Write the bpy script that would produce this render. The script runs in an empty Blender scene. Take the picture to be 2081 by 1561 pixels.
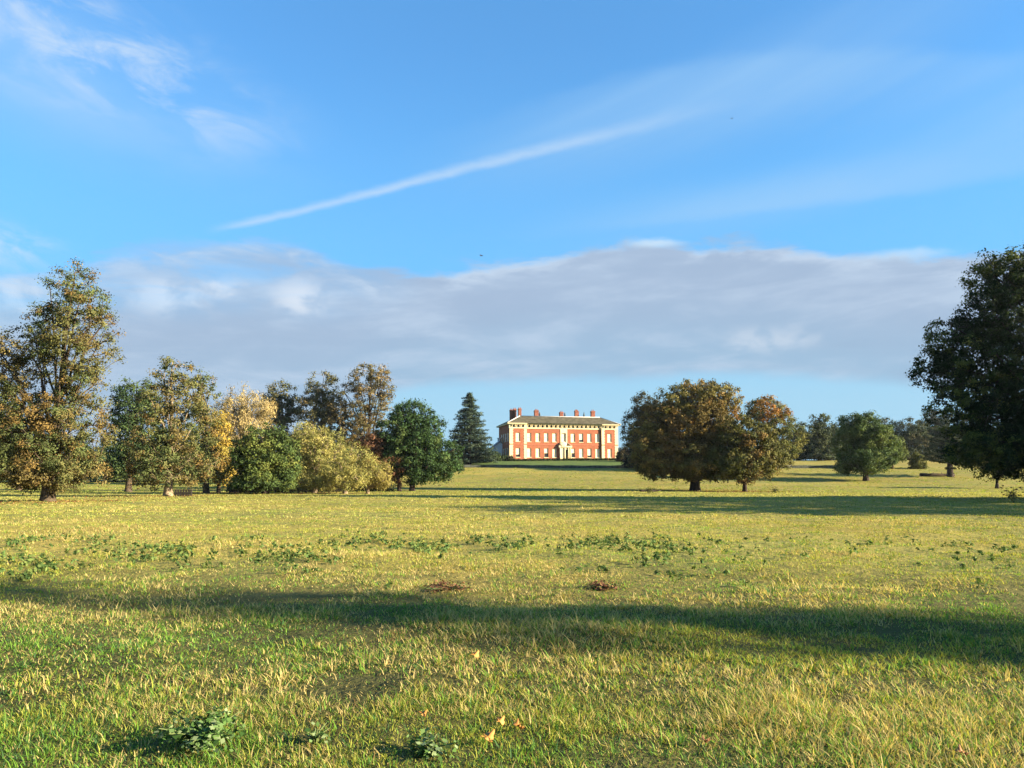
import bpy, bmesh, math, random
import numpy as np
from math import radians as R, sin, cos, tan, pi
from mathutils import Vector

random.seed(7)
rng = np.random.default_rng(11)
S = bpy.context.scene
COL = S.collection

# ------------------------------------------------------------------ camera
F = 1563.0                       # focal length in pixels of the 2081 px wide photograph
HOR = 978.0                      # row of the true horizon
CAM_H = 1.6
TILT = math.atan((HOR - 780.5) / F)
cam_d = bpy.data.cameras.new('camera')
cam_d.sensor_width = 36.0
cam_d.lens = 36.0 * F / 2081.0
cam_d.clip_start = 0.1
cam_d.clip_end = 8000
cam = bpy.data.objects.new('camera', cam_d)
COL.objects.link(cam)
cam.location = (0, 0, CAM_H)
cam.rotation_euler = (R(90) + TILT, 0, 0)
S.camera = cam

def ray(px, py):
    u = (px - 1040.5) / F
    v = (780.5 - py) / F
    return Vector((u, cos(TILT) - v * sin(TILT), sin(TILT) + v * cos(TILT)))

def at(px, py, Y):
    d = ray(px, py)
    k = Y / d.y
    return Vector((d.x * k, Y, CAM_H + d.z * k))

# ------------------------------------------------------------------ sun, sky, exposure
SUN_A = 14.0                      # sun stands to the right, this many degrees behind the camera's side
SUN_E = 17.0
S.view_settings.view_transform = 'Standard'
S.view_settings.look = 'None'
S.view_settings.gamma = 1.0
S.view_settings.exposure = 2.1
sun_d = bpy.data.lights.new('sun', 'SUN')
sun_d.energy = 5.0
sun_d.angle = R(0.5)
sun_d.color = (1.0, 0.86, 0.64)
sun = bpy.data.objects.new('sun', sun_d)
COL.objects.link(sun)
to_sun = Vector((cos(R(SUN_A)) * cos(R(SUN_E)), -sin(R(SUN_A)) * cos(R(SUN_E)), sin(R(SUN_E))))
sun.rotation_euler = to_sun.to_track_quat('Z', 'Y').to_euler()
sun.location = (60, -10, 40)

class NT:
    """small helper to write node maths"""
    def __init__(self, nt):
        self.nt = nt
    def new(self, t, **kw):
        n = self.nt.nodes.new(t)
        for k, v in kw.items():
            setattr(n, k, v)
        return n
    def put(self, sock, v):
        if isinstance(v, bpy.types.NodeSocket):
            self.nt.links.new(v, sock)
        else:
            sock.default_value = v
    def m(self, op, a, b=0.0, c=0.0, clamp=False):
        n = self.new('ShaderNodeMath', operation=op, use_clamp=clamp)
        self.put(n.inputs[0], a); self.put(n.inputs[1], b); self.put(n.inputs[2], c)
        return n.outputs[0]
    def ss(self, x, lo, hi, a=0.0, b=1.0):
        n = self.new('ShaderNodeMapRange', interpolation_type='SMOOTHSTEP')
        self.put(n.inputs[0], x)
        self.put(n.inputs[1], lo); self.put(n.inputs[2], hi)
        self.put(n.inputs[3], a); self.put(n.inputs[4], b)
        return n.outputs[0]
    def mix(self, f, a, b, blend='MIX'):
        n = self.new('ShaderNodeMix', data_type='RGBA', blend_type=blend)
        self.put(n.inputs[0], f)
        self.put(n.inputs[6], a if isinstance(a, bpy.types.NodeSocket) else (*a, 1))
        self.put(n.inputs[7], b if isinstance(b, bpy.types.NodeSocket) else (*b, 1))
        return n.outputs[2]
    def noise(self, vec, scale, detail=4, rough=0.5, dist=0.0):
        n = self.new('ShaderNodeTexNoise')
        if vec is not None:
            self.put(n.inputs['Vector'], vec)
        n.inputs['Scale'].default_value = scale
        n.inputs['Detail'].default_value = detail
        n.inputs['Roughness'].default_value = rough
        n.inputs['Distortion'].default_value = dist
        return n.outputs[0]
    def vec(self, x, y, z=0.0):
        n = self.new('ShaderNodeCombineXYZ')
        self.put(n.inputs[0], x); self.put(n.inputs[1], y); self.put(n.inputs[2], z)
        return n.outputs[0]

def azel(px, py):
    d = ray(px, py).normalized()
    return math.atan2(d.x, d.y), math.asin(d.z)

world = bpy.data.worlds.new('World')
S.world = world
world.use_nodes = True
wn = world.node_tree
wn.nodes.clear()
N = NT(wn)
SKY_STRENGTH = 0.062
sky = N.new('ShaderNodeTexSky', sky_type='NISHITA')
sky.sun_disc = False
sky.sun_elevation = R(SUN_E)
sky.sun_rotation = R(90 + SUN_A)
sky.altitude = 0
sky.air_density = 1.0
sky.dust_density = 0.2
sky.ozone_density = 3.0
CLEAR_TINT = (0.54, 0.94, 1.22)

def cl(r, g, b):                 # a cloud's radiance from the photographed 8-bit value
    f = lambda c: ((c / 255 + .055) / 1.055) ** 2.4 / (2 ** S.view_settings.exposure) / SKY_STRENGTH
    return (f(r), f(g), f(b))

tc = N.new('ShaderNodeTexCoord')
sp = N.new('ShaderNodeSeparateXYZ')
wn.links.new(tc.outputs['Generated'], sp.inputs[0])
dx, dy, dz = sp.outputs
az = N.m('ARCTAN2', dx, dy)
el = N.m('ARCSINE', dz)
P = N.vec(N.m('MULTIPLY', az, 1.0), N.m('MULTIPLY', el, 3.0))
n_big = N.noise(P, 3.0, 6, 0.55, 0.3)
n_mid = N.noise(P, 9.0, 6, 0.6, 0.4)
n_fine = N.noise(P, 26.0, 5, 0.6, 0.3)
n_str = N.noise(N.vec(N.m('MULTIPLY', az, 1.0), N.m('ADD', N.m('MULTIPLY', el, 5.0), N.m('MULTIPLY', az, -0.2))), 5.0, 7, 0.6, 0.5)
base = N.mix(1.0, sky.outputs[0], CLEAR_TINT, 'MULTIPLY')
# pale air low over the land
base = N.mix(N.ss(el, 0.10, 0.56, 0.92, 0.25), base, cl(124, 200, 252))
base = N.mix(N.ss(el, 0.07, 0.27, 1.0, 0.0), base, cl(170, 216, 242))

def curve(points):
    """value over azimuth, points as (px, py) of the photograph -> elevation in radians"""
    fc = N.new('ShaderNodeFloatCurve')
    x = N.m('MULTIPLY_ADD', az, 0.6, 0.5)
    N.put(fc.inputs[1], x)
    c = fc.mapping.curves[0]
    pts = []
    for px, py in points:
        a, e = azel(px, py)
        pts.append((a * 0.6 + 0.5, e))
    pts = [(0.0, pts[0][1])] + pts + [(1.0, pts[-1][1])]
    while len(c.points) < len(pts):
        c.points.new(0.5, 0.5)
    for p, (x_, y_) in zip(c.points, pts):
        p.location = (x_, y_)
    fc.mapping.update()
    return fc.outputs[0]

def blob(px, py, wx, wy, rot=0.0):
    """soft elliptical weight round one direction of the sky"""
    a, e = azel(px, py)
    x = N.m('SUBTRACT', az, a); y = N.m('SUBTRACT', el, e)
    if rot:
        x, y = (N.m('ADD', N.m('MULTIPLY', x, cos(rot)), N.m('MULTIPLY', y, sin(rot))),
                N.m('SUBTRACT', N.m('MULTIPLY', y, cos(rot)), N.m('MULTIPLY', x, sin(rot))))
    x = N.m('DIVIDE', x, wx / F); y = N.m('DIVIDE', y, wy / F)
    r = N.m('SQRT', N.m('ADD', N.m('MULTIPLY', x, x), N.m('MULTIPLY', y, y)))
    return N.ss(r, 0.1, 1.0, 1.0, 0.0)

# high thin cloud
streak = N.noise(N.vec(N.m('ADD', N.m('MULTIPLY', az, 2.2), N.m('MULTIPLY', el, -5.0)),
                       N.m('ADD', N.m('MULTIPLY', el, 14.0), N.m('MULTIPLY', az, -4.0))), 2.0, 6, 0.55, 0.4)
wisps = N.m('MULTIPLY', N.ss(streak, 0.42, 0.75), 0.5)
fan = N.m('MAXIMUM', blob(1500, 190, 800, 120, 0.24), N.m('MULTIPLY', blob(1750, 355, 900, 75, 0.14), 0.9))
fan = N.m('MULTIPLY', fan, N.m('MULTIPLY_ADD', streak, 0.8, 0.02))
arc = curve([(900, 470), (1040, 452), (1300, 420), (1600, 385), (1900, 345), (2081, 305), (2300, 250)])
da = N.m('DIVIDE', N.m('ADD', N.m('SUBTRACT', el, arc), N.m('MULTIPLY', N.m('SUBTRACT', n_mid, 0.5), 0.02)), 0.03)
arcw = N.m('MULTIPLY', N.m('MULTIPLY', N.ss(da, -1.0, -0.5), N.ss(da, -0.6, 1.2, 1.0, 0.0)), N.ss(az, azel(900, 440)[0], azel(1500, 400)[0], 0.0, 0.8))
arc2 = curve([(700, 345), (900, 275), (1150, 190), (1400, 130), (1600, 108), (2081, 110), (2300, 120)])
db = N.m('DIVIDE', N.m('SUBTRACT', arc2, N.m('ADD', el, N.m('MULTIPLY', N.m('SUBTRACT', n_mid, 0.5), 0.03))), 0.05)
arcw2 = N.m('MULTIPLY', N.m('MULTIPLY', N.ss(db, -0.25, 0.25), N.ss(db, 0.3, 2.2, 1.0, 0.0)), N.ss(az, azel(750, 300)[0], azel(1250, 200)[0], 0.0, 1.0))
arcw2 = N.m('MULTIPLY', arcw2, N.m('MULTIPLY_ADD', streak, 0.9, 0.05))
fan = N.m('ADD', fan, N.m('ADD', N.m('MULTIPLY', arcw, 0.75), N.m('MULTIPLY', arcw2, 0.9)))
c1 = N.m('MULTIPLY', fan, 0.6, clamp=True)
base = N.mix(c1, base, cl(165, 210, 250))
# the streak that crosses the middle of the sky
a0, e0 = azel(430, 470); a1, e1 = azel(940, 345); a2, e2 = azel(1480, 215)
line = curve([(300, 490), (430, 468), (600, 432), (760, 392), (940, 345), (1120, 302), (1300, 258), (1480, 213), (1700, 165)])
dd = N.m('SUBTRACT', el, line)
dd = N.m('ADD', dd, N.m('MULTIPLY', N.m('SUBTRACT', n_fine, 0.5), 0.007))
wid = N.ss(az, a0, a2, 0.0062, 0.0115)
up = N.ss(N.m('DIVIDE', dd, wid), -1.1, 0.2)
dn = N.ss(N.m('DIVIDE', dd, wid), -0.2, 1.5, 1.0, 0.0)
trail = N.m('MULTIPLY', up, dn)
trail = N.m('MULTIPLY', trail, N.m('MULTIPLY', N.ss(az, a0 - 0.015, a0 + 0.05), N.ss(az, a1 + 0.05, a2 + 0.06, 1.0, 0.0)))
base = N.mix(N.m('MULTIPLY', trail, N.m('MULTIPLY_ADD', n_mid, 0.5, 0.38)), base, cl(200, 225, 250))
# cirrus, upper left
veil = N.m('MULTIPLY', blob(120, 120, 620, 200, -0.2), N.ss(n_big, 0.35, 0.7, 0.1, 0.55))
base = N.mix(veil, base, cl(175, 214, 250))
cir = N.m('MAXIMUM', blob(190, 110, 480, 150, -0.22), N.m('MULTIPLY', blob(20, 500, 130, 60), 0.9))
cir = N.m('MULTIPLY', cir, N.ss(N.noise(N.vec(N.m('ADD', az, N.m('MULTIPLY', el, 1.0)), N.m('MULTIPLY', el, 2.2)), 9.0, 7, 0.62, 0.6), 0.42, 0.72))
base = N.mix(N.m('MULTIPLY', cir, 0.75), base, cl(215, 232, 250))
# the long bank of grey stratus
top = curve([(-200, 560), (0, 548), (150, 535), (260, 505), (430, 488), (560, 490), (720, 548), (850, 556), (1000, 530), (1200, 508), (1400, 500), (1600, 503), (1800, 520), (2081, 518), (2300, 520)])
bot = curve([(-200, 960), (300, 940), (600, 900), (760, 815), (850, 790), (1000, 782), (1300, 772), (1600, 770), (1900, 790), (2200, 800)])
jit = N.m('ADD', N.m('MULTIPLY', N.m('SUBTRACT', n_mid, 0.5), 0.045), N.m('MULTIPLY', N.m('SUBTRACT', n_fine, 0.5), 0.014))
e_t = N.m('SUBTRACT', N.m('ADD', el, jit), top)
e_b = N.m('SUBTRACT', N.m('ADD', el, N.m('MULTIPLY', jit, 0.4)), bot)
bank = N.m('MULTIPLY', N.ss(N.m('ADD', e_t, N.m('MULTIPLY', N.m('SUBTRACT', n_str, 0.5), 0.05)), -0.011, 0.008, 1.0, 0.0), N.ss(e_b, -0.006, 0.014))
rel = N.m('DIVIDE', e_b, N.m('SUBTRACT', top, bot), clamp=True)
bcol = N.mix(N.ss(rel, 0.0, 0.75), cl(160, 192, 220), cl(170, 190, 216))
tone = N.m('ADD', N.m('MULTIPLY', n_big, 0.3), N.m('ADD', N.m('MULTIPLY', n_mid, 0.2), N.m('MULTIPLY', n_str, 0.5)))
bcol = N.mix(N.ss(tone, 0.44, 0.64, 0.0, 0.9), bcol, cl(196, 214, 235))
bcol = N.mix(N.m('MULTIPLY', N.ss(tone, 0.47, 0.30, 0.0, 1.0), 0.2), bcol, cl(146, 166, 196))
puff = N.m('MAXIMUM', blob(350, 605, 130, 55), N.m('MAXIMUM', N.m('MAXIMUM', blob(610, 605, 85, 60), blob(445, 590, 90, 45)), N.m('MAXIMUM', blob(20, 600, 170, 60), N.m('MULTIPLY', blob(1560, 690, 170, 40), 0.45))))
puffn = N.noise(N.vec(az, N.m('MULTIPLY', el, 1.4)), 19.0, 6, 0.5, 0.3)
bcol = N.mix(N.m('MULTIPLY', puff, N.ss(puffn, 0.40, 0.62)), bcol, cl(226, 233, 243))
e_t2 = N.m('ADD', e_t, N.m('MULTIPLY', N.m('SUBTRACT', n_str, 0.5), 0.05))
rim = N.m('MULTIPLY', N.m('MULTIPLY', N.ss(e_t2, -0.030, -0.004), N.ss(e_t2, -0.003, 0.004, 1.0, 0.0)), N.ss(n_mid, 0.42, 0.62))
bcol = N.mix(N.m('MULTIPLY', rim, 0.7), bcol, cl(208, 224, 242))
thin = N.m('MULTIPLY', N.ss(az, azel(500, 600)[0], azel(900, 600)[0], 1.0, 0.0), N.m('MULTIPLY', N.ss(rel, 0.55, 0.95), N.ss(n_mid, 0.35, 0.6, 0.7, 0.2)))
bank = N.m('MULTIPLY', bank, N.m('SUBTRACT', 0.95, thin))
base = N.mix(bank, base, bcol)
edge = N.m('MULTIPLY', N.m('MULTIPLY', N.ss(e_t, -0.016, -0.002), N.ss(e_t, 0.0, 0.014, 1.0, 0.0)), N.m('MAXIMUM', blob(1335, 490, 90, 20), N.m('MULTIPLY', blob(1850, 515, 120, 20), 0.6)))
base = N.mix(N.m('MULTIPLY', edge, 0.8), base, cl(215, 235, 250))
bg = N.new('ShaderNodeBackground')
wn.links.new(base, bg.inputs[0])
bg.inputs[1].default_value = SKY_STRENGTH
wo = N.new('ShaderNodeOutputWorld')
wn.links.new(bg.outputs[0], wo.inputs[0])

# ------------------------------------------------------------------ helpers
def tag(o, label=None, cat=None, group=None, kind=None):
    if label: o['label'] = label
    if cat: o['category'] = cat
    if group: o['group'] = group
    if kind: o['kind'] = kind
    return o

def empty(name, loc, rz=0.0):
    o = bpy.data.objects.new(name, None)
    o.empty_display_size = 0.3
    COL.objects.link(o)
    o.location = loc
    o.rotation_euler = (0, 0, rz)
    return o

class MB:
    def __init__(self):
        self.v = []; self.f = []; self.sm = []
    def add(self, vs, fs, smooth=False):
        k = len(self.v)
        self.v += [tuple(p) for p in vs]
        for f in fs:
            self.f.append(tuple(i + k for i in f)); self.sm.append(smooth)
    def box(self, x0, x1, y0, y1, z0, z1):
        v = [(x0, y0, z0), (x1, y0, z0), (x1, y1, z0), (x0, y1, z0), (x0, y0, z1), (x1, y0, z1), (x1, y1, z1), (x0, y1, z1)]
        self.add(v, [(3, 2, 1, 0), (4, 5, 6, 7), (0, 1, 5, 4), (1, 2, 6, 5), (2, 3, 7, 6), (3, 0, 4, 7)])
    def quad(self, a, b, c, d):
        self.add([a, b, c, d], [(0, 1, 2, 3)])
    def tube(self, pts, rad, n=8, cap=True):
        pts = [Vector(p) for p in pts]
        rings = []
        k = len(self.v)
        for i, p in enumerate(pts):
            t = (pts[min(i + 1, len(pts) - 1)] - pts[max(i - 1, 0)]).normalized()
            ref = Vector((1, 0, 0)) if abs(t.x) < 0.8 else Vector((0, 1, 0))
            a = t.cross(ref).normalized(); b = t.cross(a).normalized()
            for j in range(n):
                q = 2 * pi * j / n
                self.v.append(tuple(p + (a * cos(q) + b * sin(q)) * rad[i]))
        for i in range(len(pts) - 1):
            for j in range(n):
                j2 = (j + 1) % n
                self.f.append((k + i * n + j, k + (i + 1) * n + j, k + (i + 1) * n + j2, k + i * n + j2)); self.sm.append(True)
        if cap:
            self.f.append(tuple(k + j for j in range(n))); self.sm.append(False)
            self.f.append(tuple(k + (len(pts) - 1) * n + j for j in reversed(range(n)))); self.sm.append(False)
    def lathe(self, c, prof, n=12):
        """profile [(r, z)] turned about the vertical through c"""
        k = len(self.v)
        for r, z in prof:
            for j in range(n):
                q = 2 * pi * j / n
                self.v.append((c[0] + r * cos(q), c[1] + r * sin(q), c[2] + z))
        for i in range(len(prof) - 1):
            for j in range(n):
                j2 = (j + 1) % n
                self.f.append((k + i * n + j, k + i * n + j2, k + (i + 1) * n + j2, k + (i + 1) * n + j)); self.sm.append(True)
        self.f.append(tuple(k + (len(prof) - 1) * n + j for j in range(n))); self.sm.append(False)
        self.f.append(tuple(k + j for j in reversed(range(n)))); self.sm.append(False)
    def build(self, name, mat, parent=None):
        me = bpy.data.meshes.new(name)
        me.from_pydata(self.v, [], self.f)
        me.polygons.foreach_set('use_smooth', self.sm)
        me.materials.append(mat)
        o = bpy.data.objects.new(name, me)
        COL.objects.link(o)
        if parent: o.parent = parent
        return o

def np_mesh(name, verts, faces, mat, parent=None, colors=None, smooth=False):
    """verts (n,3), faces (m,k) arrays, optional per-vertex colour -> one object"""
    me = bpy.data.meshes.new(name)
    verts = np.asarray(verts, np.float32); faces = np.asarray(faces, np.int32)
    m, k = faces.shape
    me.vertices.add(len(verts)); me.vertices.foreach_set('co', verts.ravel())
    me.loops.add(m * k); me.loops.foreach_set('vertex_index', faces.ravel())
    me.polygons.add(m)
    me.polygons.foreach_set('loop_start', np.arange(0, m * k, k, dtype=np.int32))
    me.polygons.foreach_set('loop_total', np.full(m, k, np.int32))
    if smooth:
        me.polygons.foreach_set('use_smooth', np.ones(m, bool))
    if colors is not None:
        ca = me.color_attributes.new('tint', 'FLOAT_COLOR', 'POINT')
        c4 = np.ones((len(verts), 4), np.float32); c4[:, :3] = colors
        ca.data.foreach_set('color', c4.ravel())
    me.update(); me.validate()
    me.materials.append(mat)
    o = bpy.data.objects.new(name, me)
    COL.objects.link(o)
    if parent: o.parent = parent
    return o

def _hash(ix, iy, seed):
    h = (ix.astype(np.int64) * 374761393 + iy.astype(np.int64) * 668265263 + seed * 982451653) & 0x7fffffff
    h = ((h ^ (h >> 13)) * 1274126177) & 0x7fffffff
    return ((h ^ (h >> 16)) & 0xffff) / 65535.0

def vnoise(x, y, seed=0):
    x = np.asarray(x, float); y = np.asarray(y, float)
    ix = np.floor(x); iy = np.floor(y); fx = x - ix; fy = y - iy
    fx = fx * fx * (3 - 2 * fx); fy = fy * fy * (3 - 2 * fy)
    a = _hash(ix, iy, seed); b = _hash(ix + 1, iy, seed); c = _hash(ix, iy + 1, seed); d = _hash(ix + 1, iy + 1, seed)
    return (a * (1 - fx) + b * fx) * (1 - fy) + (c * (1 - fx) + d * fx) * fy

def fbm(x, y, seed=0, octv=4):
    s = 0; a = 0.5; t = 0
    for o in range(octv):
        s = s + a * vnoise(np.asarray(x) * 2 ** o, np.asarray(y) * 2 ** o, seed + o * 17); t += a; a *= 0.55
    return s / t

def sstep(x, a, b):
    t = np.clip((np.asarray(x, float) - a) / (b - a), 0, 1)
    return t * t * (3 - 2 * t)

# ------------------------------------------------------------------ terrain
_ry = np.array([-400, 120, 132, 148, 165, 190, 215, 236, 262, 300, 600, 1500, 6000], float)
_rz = np.array([0, 0, 0.08, 0.55, 1.6, 3.8, 6.25, 8.05, 8.35, 8.2, 7, 4, 0], float)
_gy = np.arange(-400, 6001, 2.0)
_gz = np.interp(_gy, _ry, _rz)
_k = np.hanning(13); _k /= _k.sum()
_gz = np.convolve(np.pad(_gz, 6, 'edge'), _k, 'valid')

def ground_z(x, y):
    x = np.asarray(x, float); y = np.asarray(y, float)
    rise = np.interp(y, _gy, _gz)
    w = 0.30 + 0.70 * sstep(x, -85, -22)
    z = rise * w
    d = np.sqrt(x * x + y * y)
    z = z + (fbm(x * 0.06, y * 0.06, 3, 3) - 0.5) * 0.22 * sstep(d, 12, 60) * (1 - 0.8 * sstep(y, 195, 215))
    z = z + (fbm(x * 0.55, y * 0.55, 9, 4) - 0.5) * 0.22 * sstep(y, 3, 9) * (1 - sstep(y, 60, 120))
    return z

def gz(x, y):
    return float(ground_z(np.array([x]), np.array([y]))[0])

def ground_hit(px, py):
    d = ray(px, py)
    t = 1.0
    while t < 1500:
        p = Vector((0, 0, CAM_H)) + d * t
        if p.z < gz(p.x, p.y):
            break
        t *= 1.01
    return Vector((p.x, p.y, gz(p.x, p.y)))

def patch_fields(x, y):
    """where the sward is lush, dry, tussocky: the same fields colour the soil and the blades"""
    lush = sstep(fbm(x * 0.33 + 7, y * 0.30, 21, 3), 0.47, 0.68)
    dry = sstep(fbm(x * 0.22 - 3, y * 0.26, 33, 4), 0.44, 0.66)
    dark = sstep(fbm(x * 0.8, y * 0.7, 55, 3), 0.60, 0.76)
    # the rank pale grass at the right of the near field, the greener strip at its left
    dry = np.clip(dry + 1.0 * sstep(x, 0.5, 1.9) * sstep(y, 3.3, 4.3) * (1 - sstep(y, 6.2, 7.4)), 0, 1)
    lush = np.clip(lush + 0.7 * (1 - sstep(x, -3.0, -0.2)) * sstep(y, 6.4, 7.0) * (1 - sstep(y, 8.6, 9.2)) + 0.75 * sstep(x, -1.2, 0.2) * (1 - sstep(x, 1.0, 2.2)) * (1 - sstep(y, 4.6, 5.4)), 0, 1)
    return lush, dry, dark

# ------------------------------------------------------------------ materials
def mat(name, col, rough=0.8, spec=0.2, var=0.0, scale=3.0, bump=0.0, detail=5):
    m = bpy.data.materials.new(name)
    m.use_nodes = True
    nt = m.node_tree; b = nt.nodes['Principled BSDF']
    n = NT(nt)
    b.inputs['Roughness'].default_value = rough
    b.inputs['Specular IOR Level'].default_value = spec
    b.inputs['Base Color'].default_value = (*col, 1)
    if var or bump:
        tcn = n.new('ShaderNodeTexCoord')
        t = n.noise(tcn.outputs['Object'], scale, detail, 0.6)
    if var:
        lo = tuple(c * (1 - var) for c in col); hi = tuple(min(1, c * (1 + var)) for c in col)
        nt.links.new(n.mix(n.ss(t, 0.3, 0.7), lo, hi), b.inputs['Base Color'])
    if bump:
        bp = n.new('ShaderNodeBump'); bp.inputs['Strength'].default_value = bump; bp.inputs['Distance'].default_value = 0.05
        nt.links.new(t, bp.inputs['Height']); nt.links.new(bp.outputs[0], b.inputs['Normal'])
    return m

def leaf_mat(name, trans=0.3, rough=0.6, spec=0.25):
    """leaf colour comes from each leaf's own tint"""
    m = bpy.data.materials.new(name)
    m.use_nodes = True
    nt = m.node_tree; nt.nodes.clear(); n = NT(nt)
    at_ = n.new('ShaderNodeAttribute', attribute_name='tint')
    p = n.new('ShaderNodeBsdfPrincipled')
    p.inputs['Roughness'].default_value = rough
    p.inputs['Specular IOR Level'].default_value = spec
    nt.links.new(at_.outputs['Color'], p.inputs['Base Color'])
    t = n.new('ShaderNodeBsdfTranslucent')
    nt.links.new(n.mix(1.0, at_.outputs['Color'], (1.15, 1.1, 0.6), 'MULTIPLY'), t.inputs[0])
    ms = n.new('ShaderNodeMixShader'); ms.inputs[0].default_value = trans
    nt.links.new(p.outputs[0], ms.inputs[1]); nt.links.new(t.outputs[0], ms.inputs[2])
    o = n.new('ShaderNodeOutputMaterial'); nt.links.new(ms.outputs[0], o.inputs[0])
    return m

M = {}
M['leaf'] = leaf_mat('tree leaves', 0.22, 0.7, 0.06)
M['blade'] = leaf_mat('grass blades', 0.42, 0.6, 0.12)
M['bark'] = mat('bark', (0.062, 0.046, 0.030), 0.95, 0.1, 0.45, 2.5, 0.8)
M['bark_pale'] = mat('pale bark', (0.21, 0.16, 0.10), 0.95, 0.1, 0.4, 2.5, 0.8)
M['bark_dark'] = mat('dark bark', (0.04, 0.03, 0.024), 0.95, 0.1, 0.4, 2.5, 0.8)

def ground_mat():
    m = bpy.data.materials.new('pasture')
    m.use_nodes = True
    nt = m.node_tree; n = NT(nt); b = nt.nodes['Principled BSDF']
    b.inputs['Roughness'].default_value = 0.9; b.inputs['Specular IOR Level'].default_value = 0.1
    at_ = n.new('ShaderNodeAttribute', attribute_name='tint')
    tcn = n.new('ShaderNodeTexCoord')
    spn = n.new('ShaderNodeSeparateXYZ'); nt.links.new(tcn.outputs['Object'], spn.inputs[0])
    t1 = n.noise(tcn.outputs['Object'], 1.6, 7, 0.7)
    t2 = n.noise(tcn.outputs['Object'], 0.12, 5, 0.6)
    t3 = n.noise(tcn.outputs['Object'], 7.0, 3, 0.6)
    c = n.mix(n.ss(t1, 0.48, 0.66, 0.0, 0.85), at_.outputs['Color'], n.mix(1.0, at_.outputs['Color'], (0.42, 0.50, 0.45), 'MULTIPLY'))
    c = n.mix(n.ss(t2, 0.4, 0.65, 0.0, 0.6), c, n.mix(1.0, at_.outputs['Color'], (1.25, 1.1, 1.0), 'MULTIPLY'))
    nt.links.new(c, b.inputs['Base Color'])
    bp = n.new('ShaderNodeBump'); bp.inputs['Strength'].default_value = 0.8; bp.inputs['Distance'].default_value = 0.18
    nt.links.new(n.m('ADD', t1, n.m('MULTIPLY', t3, 0.4)), bp.inputs['Height']); nt.links.new(bp.outputs[0], b.inputs['Normal'])
    return m

rowsY = np.concatenate([np.arange(-120, 0, 6.0), np.arange(0, 14, 0.16), np.geomspace(14, 300, 260), np.geomspace(310, 5000, 40)])
tcol = np.linspace(-1, 1, 281)
bx = np.sign(tcol) * (np.abs(tcol) ** 1.0 * 14 + np.abs(tcol) ** 3 * 130)
gx = bx[None, :] + np.sign(tcol)[None, :] * np.abs(tcol)[None, :] * np.maximum(rowsY, 0)[:, None] * 1.0
gy = np.repeat(rowsY[:, None], len(tcol), 1)
gzv = ground_z(gx, gy)
lush, dry, dark = patch_fields(gx, gy)
near = 1 - sstep(gy, 7, 20)
far_c = np.array([0.250, 0.210, 0.050]); soil = np.array([0.070, 0.068, 0.020])
vary = fbm(gx * 0.035, gy * 0.09, 71, 4)[..., None]
fc_ = far_c * (0.75 + 0.5 * vary) + np.array([0.03, 0.012, 0.004]) * (dry[..., None] - 0.4) - np.array([0.03, 0.01, 0.0]) * lush[..., None]
lawn_w = (sstep(gy, 206, 210) * sstep(gx, -42, -34) * (1 - sstep(gx, 52, 60)))[..., None]
fc_ = fc_ * (1 - lawn_w) + np.array([0.085, 0.13, 0.035]) * lawn_w
gc = fc_ * (1 - near[..., None]) + soil * near[..., None]
nr, nc = gx.shape
idx = np.arange(nr * nc).reshape(nr, nc)
gf = np.stack([idx[:-1, :-1], idx[:-1, 1:], idx[1:, 1:], idx[1:, :-1]], -1).reshape(-1, 4)
g = np_mesh('ground', np.stack([gx, gy, gzv], -1).reshape(-1, 3), gf, ground_mat(), None, gc.reshape(-1, 3), True)
tag(g, 'open parkland pasture of rough autumn grass rising gently to the house', 'field', kind='structure')

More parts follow.
